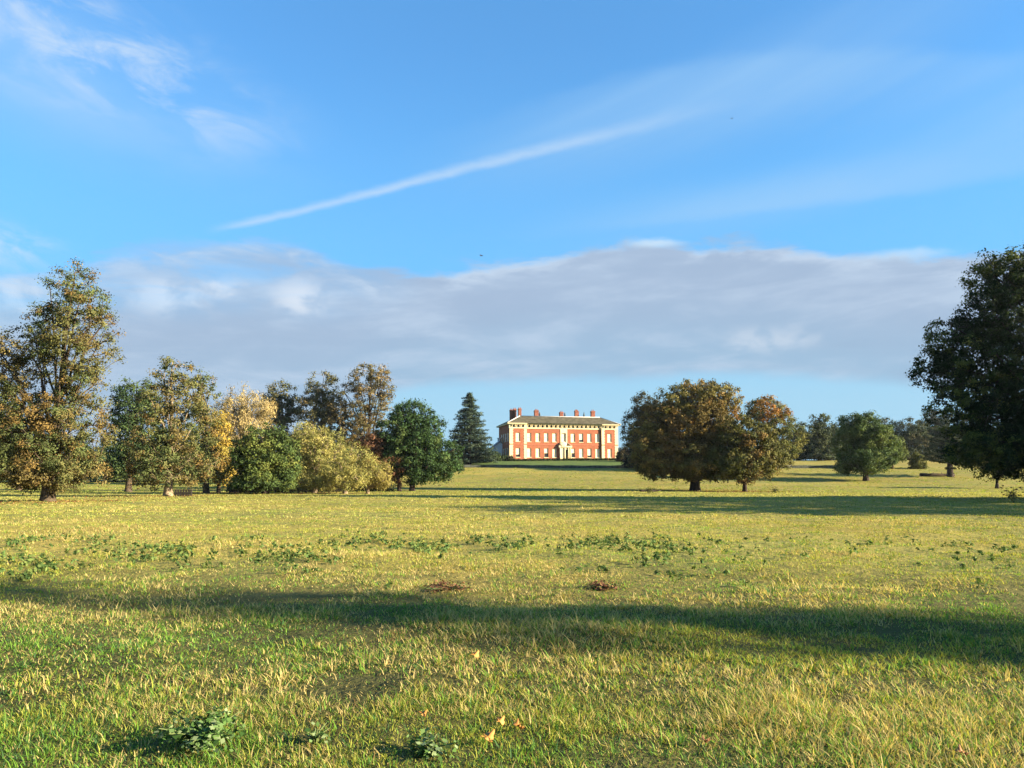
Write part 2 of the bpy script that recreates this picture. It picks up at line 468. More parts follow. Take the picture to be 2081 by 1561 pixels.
# ------------------------------------------------------------------ grass (stuff)
def scatter_grass():
    V = []; FQ = []; CC = []; off = 0
    bands = [(2.6, 6.0, 8500, 0.050, 0.0028, 3), (6.0, 10.0, 4200, 0.047, 0.0039, 3), (10.0, 18.0, 1300, 0.050, 0.008, 2), (18.0, 32.0, 420, 0.06, 0.013, 2), (32.0, 60.0, 120, 0.07, 0.026, 2), (60.0, 110.0, 28, 0.09, 0.055, 2), (110.0, 205.0, 9, 0.11, 0.10, 2)]
    for (y0, y1, dens, hh, ww, seg) in bands:
        half = lambda y: 0.70 * y + 2.0
        area = (half(y0) + half(y1)) * (y1 - y0)
        n = int(dens * area)
        y = np.sqrt(rng.random(n) * (y1 ** 2 - y0 ** 2) + y0 ** 2)
        x = (rng.random(n) * 2 - 1) * half(y)
        # two blades in three belong to a tuft and splay out of it
        nt_ = max(4, n // 26)
        ty = np.sqrt(rng.random(nt_) * (y1 ** 2 - y0 ** 2) + y0 ** 2); tx = (rng.random(nt_) * 2 - 1) * half(ty)
        tsz = (0.025 + 0.05 * rng.random(nt_)) * (1 + y0 / 14.0); thh = 0.5 + 1.35 * rng.random(nt_) ** 2.0; tk = rng.random(nt_)
        who = rng.integers(0, nt_, n); intuft = rng.random(n) < 0.66
        jx = rng.normal(0, 1, n); jy = rng.normal(0, 1, n)
        x = np.where(intuft, tx[who] + jx * tsz[who], x); y = np.where(intuft, ty[who] + jy * tsz[who], y)
        k_t = np.where(intuft, tk[who] + rng.normal(0, 0.16, n), rng.random(n)) % 1.0
        h_t = np.where(intuft, thh[who], 0.62)
        out_t = np.arctan2(jy, jx); far_t = np.minimum(np.hypot(jx, jy), 2.0)
        lush, dry, dark = patch_fields(x, y)
        tus = fbm(x * 1.7, y * 1.7, 41, 3)
        keep = rng.random(n) < np.clip(0.35 + 1.2 * tus - 0.55 * dark, 0.10, 1)
        x = x[keep]; y = y[keep]; k_t = k_t[keep]; h_t = h_t[keep]; out_t = out_t[keep]; far_t = far_t[keep]; intuft = intuft[keep]; lush = lush[keep]; dry = dry[keep]; dark = dark[keep]; tus = tus[keep]; n = len(x)
        z = ground_z(x, y)
        r = rng.random(n)
        h = hh * (0.45 + 0.8 * r ** 1.5) * (0.55 + 0.9 * tus) * h_t * (1 + 0.85 * dry * (1 - lush)) * (1 - 0.25 * dark)
        w = ww * (0.7 + 0.7 * rng.random(n))
        yaw = np.where(intuft, out_t + rng.normal(0, 0.5, n), rng.random(n) * 2 * pi)
        lean = np.where(intuft, 0.12 + 0.42 * far_t + np.abs(rng.normal(0, 0.25, n)), np.abs(rng.normal(0.8, 0.5, n))) + 0.4 * dry * rng.random(n)
        lean = np.minimum(lean, 1.45)
        ldir = yaw + rng.normal(0, 0.4, n)
        wx = np.cos(yaw + pi / 2) * w; wy = np.sin(yaw + pi / 2) * w
        lx = np.cos(ldir) * np.sin(lean) * h; ly = np.sin(ldir) * np.sin(lean) * h; lz = np.cos(lean) * h
        # colours
        green = np.array([0.155, 0.290, 0.036]); yg = np.array([0.33, 0.335, 0.055]); straw = np.array([0.52, 0.41, 0.16]); brown = np.array([0.24, 0.15, 0.06]); blue = np.array([0.075, 0.165, 0.05])
        k = k_t
        midf = sstep(y, 10, 16) * (1 - sstep(y, 90, 140))
        pstraw = 0.05 + 0.46 * dry * (1 - 0.8 * lush) + 0.16 * midf
        pbrown = 0.03 + 0.14 * dark
        pgreen = (0.34 + 0.5 * lush) * (1 - 0.5 * midf)
        c = np.where((k < pstraw)[:, None], straw, np.where((k < pstraw + pbrown)[:, None], brown, np.where((k < pstraw + pbrown + pgreen)[:, None], np.where((rng.random(n) < 0.3)[:, None], blue, green), yg)))
        far_ = float(np.clip((y0 - 8) / 60, 0, 0.75))
        c = c * (1 - far_) + c.mean(0) * far_
        c = c * (0.75 + 0.5 * rng.random(n))[:, None] * (0.66 + 0.4 * fbm(x * 0.08, y * 0.05, 77, 3) + 0.26 * fbm(x * 0.9, y * 0.7, 78, 3))[:, None]
        B = np.stack([x, y, z - 0.01], -1)
        W = np.stack([wx, wy, np.zeros(n)], -1)
        mid = B + np.stack([lx * 0.35, ly * 0.35, lz * 0.58], -1)
        tip = B + np.stack([lx, ly, lz], -1)
        if seg == 3:
            v = np.stack([B - W, B + W, mid + W * 0.8, mid - W * 0.8, tip], 1)
            q = np.array([[0, 1, 2, 3], [3, 2, 4, 4]])
            vv = v.reshape(-1, 3); fq = (np.arange(n) * 5)[:, None]
            V.append(vv); CC.append(np.repeat(c, 5, 0))
            f1 = np.stack([fq[:, 0] + 0, fq[:, 0] + 1, fq[:, 0] + 2], -1); f2 = np.stack([fq[:, 0] + 0, fq[:, 0] + 2, fq[:, 0] + 3], -1); f3 = np.stack([fq[:, 0] + 3, fq[:, 0] + 2, fq[:, 0] + 4], -1)
            FQ.append(np.concatenate([f1, f2, f3]) + off); off += 5 * n
        else:
            v = np.stack([B - W, B + W, tip + W * 0.15], 1)
            V.append(v.reshape(-1, 3)); CC.append(np.repeat(c, 3, 0))
            fq = np.arange(n) * 3
            FQ.append(np.stack([fq, fq + 1, fq + 2], -1) + off); off += 3 * n
    o = np_mesh('grass', np.concatenate(V), np.concatenate(FQ), M['blade'], None, np.concatenate(CC))
    tag(o, 'rough green and straw coloured autumn grass covering the near pasture', 'grass', kind='stuff')
scatter_grass()

# ------------------------------------------------------------------ trees
def leaf_cards(cl_pos, cl_rad, per, size, cols, flat=0.75, outward=None, up=0.25, droop=0.0, aspect=0.55):
    """many small rhombic leaves round every clump centre; cols (n,3) per clump"""
    if per > 4 and size > 0.15:
        size *= 0.82; per = int(per * 1.5)
    n = len(cl_pos)
    rep = np.repeat(np.arange(n), per)
    m = len(rep)
    d = rng.normal(0, 1, (m, 3)); d /= np.linalg.norm(d, axis=1)[:, None]
    rr = rng.random(m) ** 0.75
    p = d * rr[:, None] * cl_rad[rep][:, None]
    p[:, 2] *= flat
    p = p + cl_pos[rep]
    nn = rng.normal(0, 0.8, (m, 3)); nn[:, 2] += up * 2
    nn += d * 1.1
    if outward is not None:
        nn += outward[rep] * 0.7
    nn /= np.linalg.norm(nn, axis=1)[:, None]
    t = rng.normal(0, 1, (m, 3)); t[:, 2] -= droop
    t -= nn * (t * nn).sum(1)[:, None]
    t /= np.linalg.norm(t, axis=1)[:, None]
    b = np.cross(nn, t)
    s = size * (0.6 + 0.8 * rng.random(m))
    a = t * s[:, None] * 0.5; bb = b * (s * aspect * 0.5)[:, None]
    v = np.stack([p - a, p + bb - a * 0.1, p + a, p - bb - a * 0.1], 1).reshape(-1, 3)
    f = np.arange(m * 4).reshape(m, 4)
    c = cols[rep] * (0.72 + 0.56 * rng.random(m))[:, None]
    return v, f, np.repeat(c, 4, 0)

def skeleton(base, trunk_pts, trunk_r, limbs, clumps, twig_r, parent, bark):
    """trunk as one tapered tube with a flared foot, limbs and twigs grown towards every clump"""
    mb = MB()
    nodes = [Vector(p) for p in trunk_pts]
    par = [-1] + list(range(len(nodes) - 1))
    n_tr = len(nodes)
    fixed = {}
    for L in limbs:
        start = L[0]
        prev = min(range(n_tr), key=lambda i: (nodes[i] - Vector(start)).length)
        for q in L[1:]:
            nodes.append(Vector(q)); par.append(prev); prev = len(nodes) - 1
    if len(clumps):
        arr = np.zeros((len(nodes) + len(clumps) * 2, 3)); cnt = len(nodes)
        arr[:cnt] = [tuple(q) for q in nodes]
        d0 = np.min(np.linalg.norm(clumps[:, None, :] - arr[None, :cnt, :], axis=2), axis=1)
        top = arr[:cnt]
        for ci in np.argsort(d0):
            c = clumps[ci]
            dv = arr[:cnt] - c
            dist = np.sqrt((dv * dv).sum(1)) + np.maximum(0, dv[:, 2]) * 0.9
            j = int(np.argmin(dist))
            a = arr[j]
            mid = (a + c) / 2 + rng.normal(0, 0.07, 3) * np.linalg.norm(a - c)
            mid[2] += 0.06 * np.linalg.norm(a - c)
            arr[cnt] = mid; nodes.append(Vector(mid)); par.append(j)
            arr[cnt + 1] = c; nodes.append(Vector(c)); par.append(cnt)
            cnt += 2
    n = len(nodes)
    kids = [0] * n
    for i in range(n): kids[par[i]] += 1 if par[i] >= 0 else 0
    load = [0.0] * n
    for i in range(n - 1, -1, -1):
        if load[i] == 0: load[i] = 1.0
        if par[i] >= 0: load[par[i]] += load[i]
    rad = [twig_r * l ** 0.42 for l in load]
    for i in range(n_tr, n):
        if par[i] < 0: continue
        r0 = min(rad[par[i]], rad[i] * 1.5, trunk_r[min(par[i], n_tr - 1)] * 0.7 if par[i] < n_tr else 9)
        mb.tube([nodes[par[i]], nodes[i]], [r0, rad[i]], 4 if rad[i] < 0.08 else 6, cap=False)
    # trunk with root flare
    pts = [nodes[0] - Vector((0, 0, 0.3))]; rr = [trunk_r[0] * 1.55]
    pts.append(nodes[0] + Vector((0, 0, 0.05))); rr.append(trunk_r[0] * 1.32)
    pts.append(nodes[0].lerp(nodes[1], 0.25)); rr.append(trunk_r[0] * 1.12)
    for p, q in zip(nodes[1:n_tr], trunk_r[1:]): pts.append(p); rr.append(q)
    mb.tube(pts, rr, 10)
    return mb.build('trunk', bark, parent)

def make_tree(name, label, cat, Y, base, lobes, cols, group=None, leaf=0.32, per=34, dens=1.0, clump=0.95, gap=0.42,
              tr=0.4, bark='bark', depth=1.0, flat=0.75, up=0.25, droop=0.0, lean=0.0, twig=0.03, fork=0.25, shell=0.55, aspect=0.55, lobe_cols=None, origin=None):
    """lobes: (px, py, rx, ry) as seen in the photograph at distance Y; cols: list of (colour, weight)"""
    if origin is None:
        b = at(base, HOR, Y)
        x0, y0 = b.x, Y
        L = []
        for q in lobes:
            c = at(q[0], q[1], Y); k = c.y / ray(q[0], q[1]).y / F
            dyo = q[4] if len(q) > 4 else 0.0
            L.append((Vector((c.x - x0, dyo, c.z)), q[2] * k, q[3] * k))
    else:
        x0, y0 = origin
        L = [(Vector((q[0], q[4] if len(q) > 4 else 0.0, q[1] + gz(x0, y0))), q[2], q[3]) for q in lobes]
    z0 = gz(x0, y0)
    root = empty(name, (x0, y0, z0))
    tag(root, label, cat, group)
    L = [(Vector((c.x, c.y, c.z - z0)), rx * 1.07, ry * 1.07) for c, rx, ry in L]
    # clumps
    CP = []; CO = []; CW = []
    vols = [rx * rx * depth * ry for _, rx, ry in L]
    palette = np.array([c for c, w in cols], float); pw = np.array([w for c, w in cols], float); pw /= pw.sum()
    CCOL = []
    for li, (c, rx, ry) in enumerate(L):
        n = int(dens * 5.6 * (rx * ry + rx * rx * depth) / (clump * clump))
        n = max(n, 8)
        d = rng.normal(0, 1, (n, 3)); d /= np.linalg.norm(d, axis=1)[:, None]
        r = shell + (1 - shell) * rng.random(n) ** 0.7
        r = np.where(rng.random(n) < 0.22, rng.random(n) * shell, r)
        r = r * (0.86 + 0.28 * fbm(d[:, 0] * 3 + li * 5, d[:, 1] * 3 + d[:, 2] * 4, 5, 2))
        p = np.stack([d[:, 0] * rx * r, d[:, 1] * rx * depth * r, d[:, 2] * ry * r], -1) + np.array(c)
        g = fbm(p[:, 0] * 0.9 / clump * 0.5 + 31, (p[:, 2] + p[:, 1] * 0.7) * 0.9 / clump * 0.5, 7, 2)
        k = g > gap - 0.06 - 0.1 * rng.random(n)
        p = p[k]; d = d[k]
        k = p[:, 2] > 0.7
        p = p[k]; d = d[k]
        n = len(p)
        CP.append(p); CO.append(d)
        lp, lw = palette, pw
        if lobe_cols and li in lobe_cols:
            lp = np.array([q[0] for q in lobe_cols[li]], float); lw = np.array([q[1] for q in lobe_cols[li]], float); lw /= lw.sum()
        # neighbouring clumps share a colour
        f = fbm(p[:, 0] * 0.25 + 3 * li, (p[:, 2] + p[:, 1]) * 0.25, 13, 2)
        q = np.clip((f - 0.5) * 2.2 + 0.5 + rng.normal(0, 0.11, n), 0, 0.999)
        CCOL.append(lp[np.searchsorted(np.cumsum(lw)[:-1], q)])
    CP = np.concatenate(CP); CO = np.concatenate(CO); CCOL = np.concatenate(CCOL)
    cr = clump * (0.55 + 0.60 * rng.random(len(CP)))
    CCOL = CCOL * (0.72 + 0.56 * rng.random(len(CP)))[:, None]
    v, f, c = leaf_cards(CP, cr, per, leaf, CCOL, flat, CO, up, droop, aspect)
    k = v[:, 2].reshape(-1, 4).min(1) > 0.25
    v4 = v.reshape(-1, 4, 3)[k]; c4 = c.reshape(-1, 4, 3)[k]
    np_mesh('crown', v4.reshape(-1, 3), np.arange(len(v4) * 4).reshape(-1, 4), M['leaf'], root, c4.reshape(-1, 3))
    # trunk and limbs
    topz = max(c.z + ry * 0.75 for c, rx, ry in L)
    main = max(L, key=lambda q: q[0].z + q[2] * 0.75)
    cx = sum(c.x * w for (c, _, _), w in zip(L, vols)) / sum(vols)
    npt = 8
    tp = []; trr = []
    for i in range(npt):
        t = i / (npt - 1)
        bend = t * t
        tp.append((main[0].x * bend + rng.normal(0, 0.12) * t, main[0].y * bend + rng.normal(0, 0.12) * t, topz * t))
        trr.append(tr * (1 - 0.9 * t ** 0.8))
    limbs = []
    for (c, rx, ry) in L:
        for j in range(4):
            a = rng.random() * 2 * pi
            s = max(0.8, c.z * (0.30 + 0.4 * rng.random()))
            s = min(s, topz * 0.85)
            i = min(npt - 1, max(1, int(round(s / topz * (npt - 1)))))
            st = Vector(tp[i])
            e = c + Vector((cos(a) * rx * 0.6, sin(a) * rx * 0.6 * depth, ry * (0.0 + 0.5 * rng.random())))
            m1 = st.lerp(e, 0.33) + Vector((0, 0, -0.05 * (e - st).length)); m2 = st.lerp(e, 0.68) + Vector((rng.normal(0, .2), rng.normal(0, .2), 0.05 * (e - st).length))
            limbs.append([st, m1, m2, e])
    skeleton(None, tp, trr, limbs, CP, twig, root, M[bark])
    return root

# palettes
LIME = [((0.1463, 0.117, 0.0416), 3), ((0.1229, 0.1222, 0.0416), 3), ((0.0842, 0.104, 0.0351), 3), ((0.1755, 0.1196, 0.039), 0.8)]
DKG = [((0.0345, 0.0598, 0.0253), 2), ((0.0552, 0.0851, 0.0276), 2), ((0.0805, 0.1092, 0.0322), 1)]
HOLM = [((0.05, 0.0775, 0.0225), 2), ((0.0938, 0.125, 0.0312), 2), ((0.15, 0.1688, 0.04), 1.4)]
WIL = [((0.276, 0.253, 0.0747), 2), ((0.2185, 0.2185, 0.0633), 2), ((0.3335, 0.2875, 0.0862), 1)]
GOLD = [((0.36, 0.28, 0.12), 2), ((0.31, 0.25, 0.115), 2), ((0.39, 0.30, 0.13), 1)]
YEL = [((0.36, 0.25, 0.045), 2), ((0.30, 0.24, 0.05), 2), ((0.24, 0.15, 0.04), 1)]
CHEST = [((0.1792, 0.1176, 0.0381), 2), ((0.1568, 0.1366, 0.0403), 3), ((0.224, 0.1546, 0.047), 2), ((0.112, 0.0963, 0.0314), 1)]
YEW = [((0.046, 0.0759, 0.023), 2), ((0.0747, 0.1092, 0.0299), 2), ((0.1092, 0.138, 0.0368), 1.2)]
OAKD = [((0.018, 0.030, 0.010), 2), ((0.028, 0.044, 0.013), 2), ((0.085, 0.100, 0.022), 1)]  # near-black tones carry the crown's shade, the third its sunlit patch
GREY = [((0.105, 0.11, 0.048), 2), ((0.135, 0.122, 0.05), 2), ((0.08, 0.09, 0.044), 1)]
COPPER = [((0.13, 0.065, 0.034), 2), ((0.095, 0.055, 0.028), 2)]
ORANGE = [((0.30, 0.14, 0.035), 2), ((0.22, 0.13, 0.035), 2), ((0.13, 0.12, 0.035), 1)]
OLIVE = [((0.13, 0.125, 0.035), 2), ((0.095, 0.11, 0.035), 2)]
FARW = [((0.042, 0.058, 0.030), 2), ((0.058, 0.070, 0.036), 2), ((0.085, 0.080, 0.040), 1)]

GL = 'trees left of the house'
GR = 'trees right of the house'

make_tree('lime_tree', 'tallest lime tree on the far left, thin russet crown with open upper branches', 'tree', 60, 100,
          [(150, 605, 68, 66), (165, 700, 78, 85), (105, 690, 60, 70), (40, 735, 62, 75), (10, 800, 62, 90), (150, 800, 62, 70), (90, 860, 105, 70), (170, 890, 58, 65), (20, 905, 70, 72), (105, 935, 104, 54), (155, 955, 62, 40), (30, 955, 66, 40), (100, 970, 80, 26)],
          LIME, GL, leaf=0.19, per=52, dens=0.77, clump=0.75, gap=0.43, tr=0.46, twig=0.026, depth=0.9, shell=0.5)
make_tree('lime_tree', 'russet lime tree with a pale straight trunk, right of the tallest lime', 'tree', 83, 343,
          [(350, 770, 38, 48), (345, 830, 62, 60), (330, 890, 60, 60), (385, 870, 48, 60), (345, 945, 70, 48), (400, 945, 45, 46), (300, 950, 40, 42)],
          LIME, GL, leaf=0.27, per=38, dens=0.74, clump=0.85, gap=0.45, tr=0.42, bark='bark_pale', twig=0.02)
make_tree('lime_tree', 'smaller russet lime tree leaning out behind the pale trunked lime', 'tree', 97, 420,
          [(410, 790, 33, 38), (415, 850, 32, 50), (415, 920, 42, 50), (425, 960, 30, 28)], LIME, GL, leaf=0.3, per=38, dens=0.74, clump=0.9, gap=0.45, tr=0.35, twig=0.022)
make_tree('broadleaf_tree', 'dark blue green tree in the gap between the two tallest limes', 'tree', 118, 262,
          [(280, 805, 42, 38), (262, 850, 46, 50), (250, 905, 38, 55), (285, 900, 45, 60), (250, 945, 35, 35)], DKG, GL, leaf=0.4, per=36, dens=0.9, clump=1.2, gap=0.36, tr=0.45)
make_tree('broadleaf_tree', 'low dark tree half hidden at the left edge behind the tallest lime', 'tree', 130, 40,
          [(20, 880, 60, 60), (70, 920, 60, 50), (-40, 900, 60, 60)], DKG, GL, leaf=0.42, per=36, dens=0.9, clump=1.25, gap=0.36, tr=0.45)
make_tree('weeping_willow', 'pale gold willow with fine trailing twigs behind the rounded dark evergreen', 'tree', 128, 500,
          [(495, 835, 46, 48), (465, 855, 38, 45), (530, 850, 35, 45), (490, 890, 62, 55), (500, 945, 60, 45)], GOLD, GL, leaf=0.42, per=38, dens=0.85, clump=1.15, gap=0.38, tr=0.5, bark='bark_pale', up=0, droop=1.6, aspect=0.28, flat=1.1)
make_tree('yellow_tree', 'bright yellow tree beside the smaller leaning lime', 'tree', 104, 445,
          [(442, 870, 26, 42), (440, 920, 26, 45), (455, 955, 26, 32)], YEL, GL, leaf=0.32, per=36, dens=0.9, clump=0.9, gap=0.38, tr=0.25)
make_tree('oak_tree', 'distant grey green oak rising just behind the pale gold willow', 'tree', 175, 572,
          [(570, 808, 34, 30), (588, 830, 22, 28), (550, 835, 25, 30), (572, 860, 38, 40), (572, 920, 38, 50)], GREY, GL, leaf=0.5, per=34, dens=0.8, clump=1.35, gap=0.42, tr=0.5)
make_tree('lime_tree', 'domed olive lime tree with a pale trunk high behind the bushy willows', 'tree', 172, 652,
          [(655, 800, 36, 44), (640, 835, 38, 45), (680, 840, 36, 45), (655, 890, 52, 50), (655, 940, 48, 40)], [((0.18, 0.132, 0.052), 2), ((0.145, 0.13, 0.05), 2), ((0.105, 0.105, 0.042), 2)], GL, leaf=0.45, per=34, dens=0.75, clump=1.2, gap=0.4, tr=0.5, bark='bark_pale', twig=0.035)
make_tree('oak_tree', 'tall open crowned tree with sparse top rising behind the big green holm oak', 'tree', 168, 748,
          [(752, 768, 44, 30), (772, 800, 28, 34), (715, 800, 26, 30), (745, 830, 48, 42), (710, 860, 38, 50), (760, 880, 42, 50), (735, 930, 60, 45)],
          [((0.14, 0.112, 0.05), 2), ((0.11, 0.10, 0.044), 2), ((0.18, 0.13, 0.05), 1)], GL, leaf=0.42, per=26, dens=0.62, clump=1.1, gap=0.47, tr=0.5, twig=0.04, lobe_cols={5: [((0.17, 0.12, 0.04), 1), ((0.12, 0.1, 0.035), 1)]})
make_tree('holm_oak', 'rounded dark green evergreen in front of the willows with foliage nearly to ground', 'tree', 98, 540,
          [(540, 905, 50, 42), (520, 925, 50, 48), (565, 935, 46, 50), (500, 955, 36, 38), (545, 965, 60, 34), (590, 965, 24, 32), (540, 985, 66, 17)], HOLM, GL, leaf=0.34, per=40, dens=0.95, clump=0.95, gap=0.36, tr=0.4, bark='bark_dark')
make_tree('willow_tree', 'pale yellow green willow right of the rounded dark evergreen', 'tree', 108, 640,
          [(635, 895, 46, 40), (655, 920, 45, 50), (615, 915, 28, 45), (665, 955, 40, 40), (625, 965, 32, 30), (640, 984, 48, 15)], WIL, GL, leaf=0.34, per=38, dens=0.85, clump=0.95, gap=0.40, tr=0.35, bark='bark_pale', up=0.1, droop=-0.8, aspect=0.3, flat=1.0)
make_tree('willow_tree', 'bushy yellow green willow with low branches between the other two pale willows', 'tree', 101, 702,
          [(715, 935, 40, 38), (690, 950, 36, 38), (705, 970, 50, 26), (655, 980, 26, 20), (745, 965, 32, 30)], WIL, GL, leaf=0.32, per=38, dens=0.85, clump=0.9, gap=0.40, tr=0.3, bark='bark_pale', up=0.1, droop=-0.8, aspect=0.3, flat=1.0)
make_tree('willow_tree', 'lowest spreading pale willow bush in front of the big green holm oak', 'tree', 103, 748,
          [(770, 965, 28, 26), (750, 950, 20, 20), (780, 978, 22, 16)], [((0.25, 0.21, 0.06), 2), ((0.21, 0.18, 0.055), 2), ((0.29, 0.2, 0.06), 1)], GL, leaf=0.32, per=38, dens=0.9, clump=0.8, gap=0.40, tr=0.22, bark='bark_pale', up=0.1, droop=-0.8, aspect=0.3, flat=1.0)
make_tree('copper_beech', 'small copper brown tree tucked against the left side of the holm oak', 'tree', 122, 812,
          [(755, 900, 32, 22), (770, 930, 36, 30), (805, 955, 26, 30), (760, 940, 30, 30)], COPPER, GL, leaf=0.36, per=36, dens=0.9, clump=1.0, gap=0.40, tr=0.3, bark='bark_dark')
make_tree('holm_oak', 'big dark green broad holm oak at the right end of the left hand wood', 'tree', 124, 838,
          [(840, 852, 44, 40), (815, 885, 55, 50), (865, 880, 40, 50), (845, 920, 75, 52), (895, 930, 42, 44), (800, 925, 36, 40), (860, 955, 58, 28), (900, 955, 28, 24)],
          [((0.030, 0.058, 0.020), 2), ((0.045, 0.082, 0.026), 2), ((0.075, 0.108, 0.032), 1)], GL, leaf=0.4, per=42, dens=0.95, clump=1.15, gap=0.35, tr=0.42, bark='bark_dark')
make_tree('chestnut_tree', 'largest russet chestnut with a broad dome and thick dark trunk right of house', 'tree', 127, 1412,
          [(1440, 810, 58, 42), (1395, 820, 60, 42), (1470, 850, 38, 50), (1350, 860, 55, 45), (1420, 870, 80, 60), (1340, 905, 62, 50), (1450, 915, 60, 50), (1390, 925, 90, 46), (1325, 940, 40, 34), (1410, 950, 95, 22)],
          CHEST, GR, leaf=0.42, per=42, dens=0.85, clump=1.1, gap=0.36, tr=0.75, bark='bark_dark', depth=0.9, lobe_cols={4: [((0.20, 0.11, 0.03), 1), ((0.12, 0.09, 0.03), 2)], 2: [((0.14, 0.11, 0.035), 1), ((0.11, 0.10, 0.03), 1)]})
make_tree('broadleaf_tree', 'dark bushy tree between the house and the largest chestnut', 'tree', 198, 1322,
          [(1310, 835, 32, 34), (1340, 850, 40, 45), (1300, 880, 36, 45), (1330, 900, 50, 50), (1310, 930, 44, 26)], [((0.040, 0.040, 0.024), 2), ((0.062, 0.06, 0.03), 2), ((0.09, 0.085, 0.04), 1)], GR, leaf=0.5, per=40, dens=0.9, clump=1.4, gap=0.34, tr=0.5)
make_tree('chestnut_tree', 'smaller round chestnut with low bent branches, right of the largest chestnut', 'tree', 121, 1513,
          [(1500, 880, 42, 36), (1520, 895, 48, 45), (1555, 915, 38, 45), (1480, 920, 40, 45), (1515, 945, 70, 32), (1470, 955, 40, 20)],
          [((0.085, 0.088, 0.026), 3), ((0.105, 0.095, 0.03), 2), ((0.135, 0.09, 0.03), 1), ((0.065, 0.068, 0.022), 1)], GR, leaf=0.4, per=42, dens=0.85, clump=1.0, gap=0.36, tr=0.33, bark='bark_dark')
make_tree('oak_tree', 'oak with orange tinged top behind the smaller round chestnut', 'tree', 186, 1568,
          [(1558, 832, 38, 26), (1585, 845, 20, 20), (1535, 835, 20, 22), (1580, 880, 44, 40), (1600, 900, 33, 36), (1560, 920, 50, 40)], OLIVE, GR, leaf=0.5, per=36, dens=0.8, clump=1.3, gap=0.40, tr=0.5,
          lobe_cols={0: ORANGE, 1: [((0.28, 0.12, 0.035), 1), ((0.2, 0.1, 0.035), 1)], 2: [((0.09, 0.1, 0.035), 1)]})
make_tree('pine_tree', 'dark bluish tree with a pointed top at the start of the far right wood', 'tree', 236, 1668,
          [(1668, 862, 20, 26), (1655, 885, 26, 28), (1680, 890, 24, 30), (1665, 915, 40, 26), (1640, 905, 22, 30), (1660, 932, 48, 12)], [((0.040, 0.055, 0.030), 2), ((0.062, 0.078, 0.036), 2), ((0.09, 0.1, 0.045), 1)], GR, leaf=0.6, per=36, dens=0.9, clump=1.5, gap=0.36, tr=0.5)
make_tree('yew_tree', 'solitary dark green yew with short thick trunk standing on the open right field', 'tree', 165, 1760,
          [(1745, 872, 38, 36), (1765, 880, 45, 38), (1735, 905, 38, 38), (1785, 915, 40, 36), (1760, 935, 58, 26), (1725, 945, 28, 18)],
          YEW, GR, leaf=0.46, per=42, dens=0.9, clump=1.25, gap=0.36, tr=0.55, bark='bark_dark')
make_tree('broadleaf_tree', 'lighter green tree peeping out behind the right side of the solitary yew', 'tree', 200, 1815,
          [(1808, 905, 26, 24), (1820, 920, 20, 24), (1800, 930, 26, 16)], [((0.075, 0.10, 0.03), 2), ((0.10, 0.125, 0.035), 2)], GR, leaf=0.5, per=38, dens=0.9, clump=1.3, gap=0.36, tr=0.35)
for (bxp, Yp, lb, lab) in [
        (1800, 268, [(1800, 872, 26, 22), (1790, 900, 32, 36), (1795, 928, 40, 16)], 'pale brown wood edge tree behind the lighter green tree by the yew'),
        (1850, 262, [(1850, 878, 34, 26), (1865, 905, 34, 36), (1838, 910, 30, 32), (1850, 930, 50, 14)], 'dusky dark tree in the middle of the far right wood'),
        (1900, 275, [(1905, 858, 30, 26), (1890, 885, 34, 34), (1915, 900, 40, 36), (1910, 930, 50, 14)], 'tallest brown tree of the far right wood, behind the cedar'),
        (1715, 266, [(1715, 880, 26, 24), (1705, 910, 32, 30), (1710, 930, 40, 14)], 'dim green far tree showing left of the solitary yew crown'),
        (1975, 265, [(1975, 870, 34, 30), (1985, 905, 50, 34), (1975, 930, 50, 14)], 'dim far tree showing through the left branches of the huge oak'),
        (2060, 268, [(2060, 890, 50, 30), (2060, 925, 60, 20)], 'dim far tree behind the huge oak at the right edge'),
        (1745, 272, [(1745, 880, 30, 24), (1755, 910, 44, 30), (1750, 930, 50, 14)], 'dim far tree hidden behind the solitary yew'),
        (1690, 255, [(1692, 892, 26, 24), (1690, 918, 40, 24)], 'dim far tree filling the gap right of the pointed tree'),
        (1625, 262, [(1622, 880, 22, 22), (1612, 912, 36, 28), (1622, 930, 40, 14)], 'dark far tree between the orange topped oak and the pointed tree')]:
    make_tree('woodland_tree', lab, 'tree', Yp, bxp, lb, FARW, 'far wood on the right', leaf=0.65, per=36, dens=0.9, clump=1.7, gap=0.34, tr=0.4)
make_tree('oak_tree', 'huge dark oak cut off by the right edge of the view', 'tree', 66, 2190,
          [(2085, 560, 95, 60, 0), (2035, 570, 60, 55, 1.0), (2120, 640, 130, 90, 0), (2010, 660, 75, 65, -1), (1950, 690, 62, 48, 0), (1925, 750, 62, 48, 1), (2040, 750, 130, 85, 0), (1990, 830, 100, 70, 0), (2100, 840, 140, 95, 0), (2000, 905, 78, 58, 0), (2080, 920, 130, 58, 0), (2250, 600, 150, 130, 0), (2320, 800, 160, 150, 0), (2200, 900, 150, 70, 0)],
          OAKD, GR, leaf=0.27, per=40, dens=0.85, clump=0.8, gap=0.37, tr=0.9, bark='bark_dark', depth=0.85, twig=0.02)

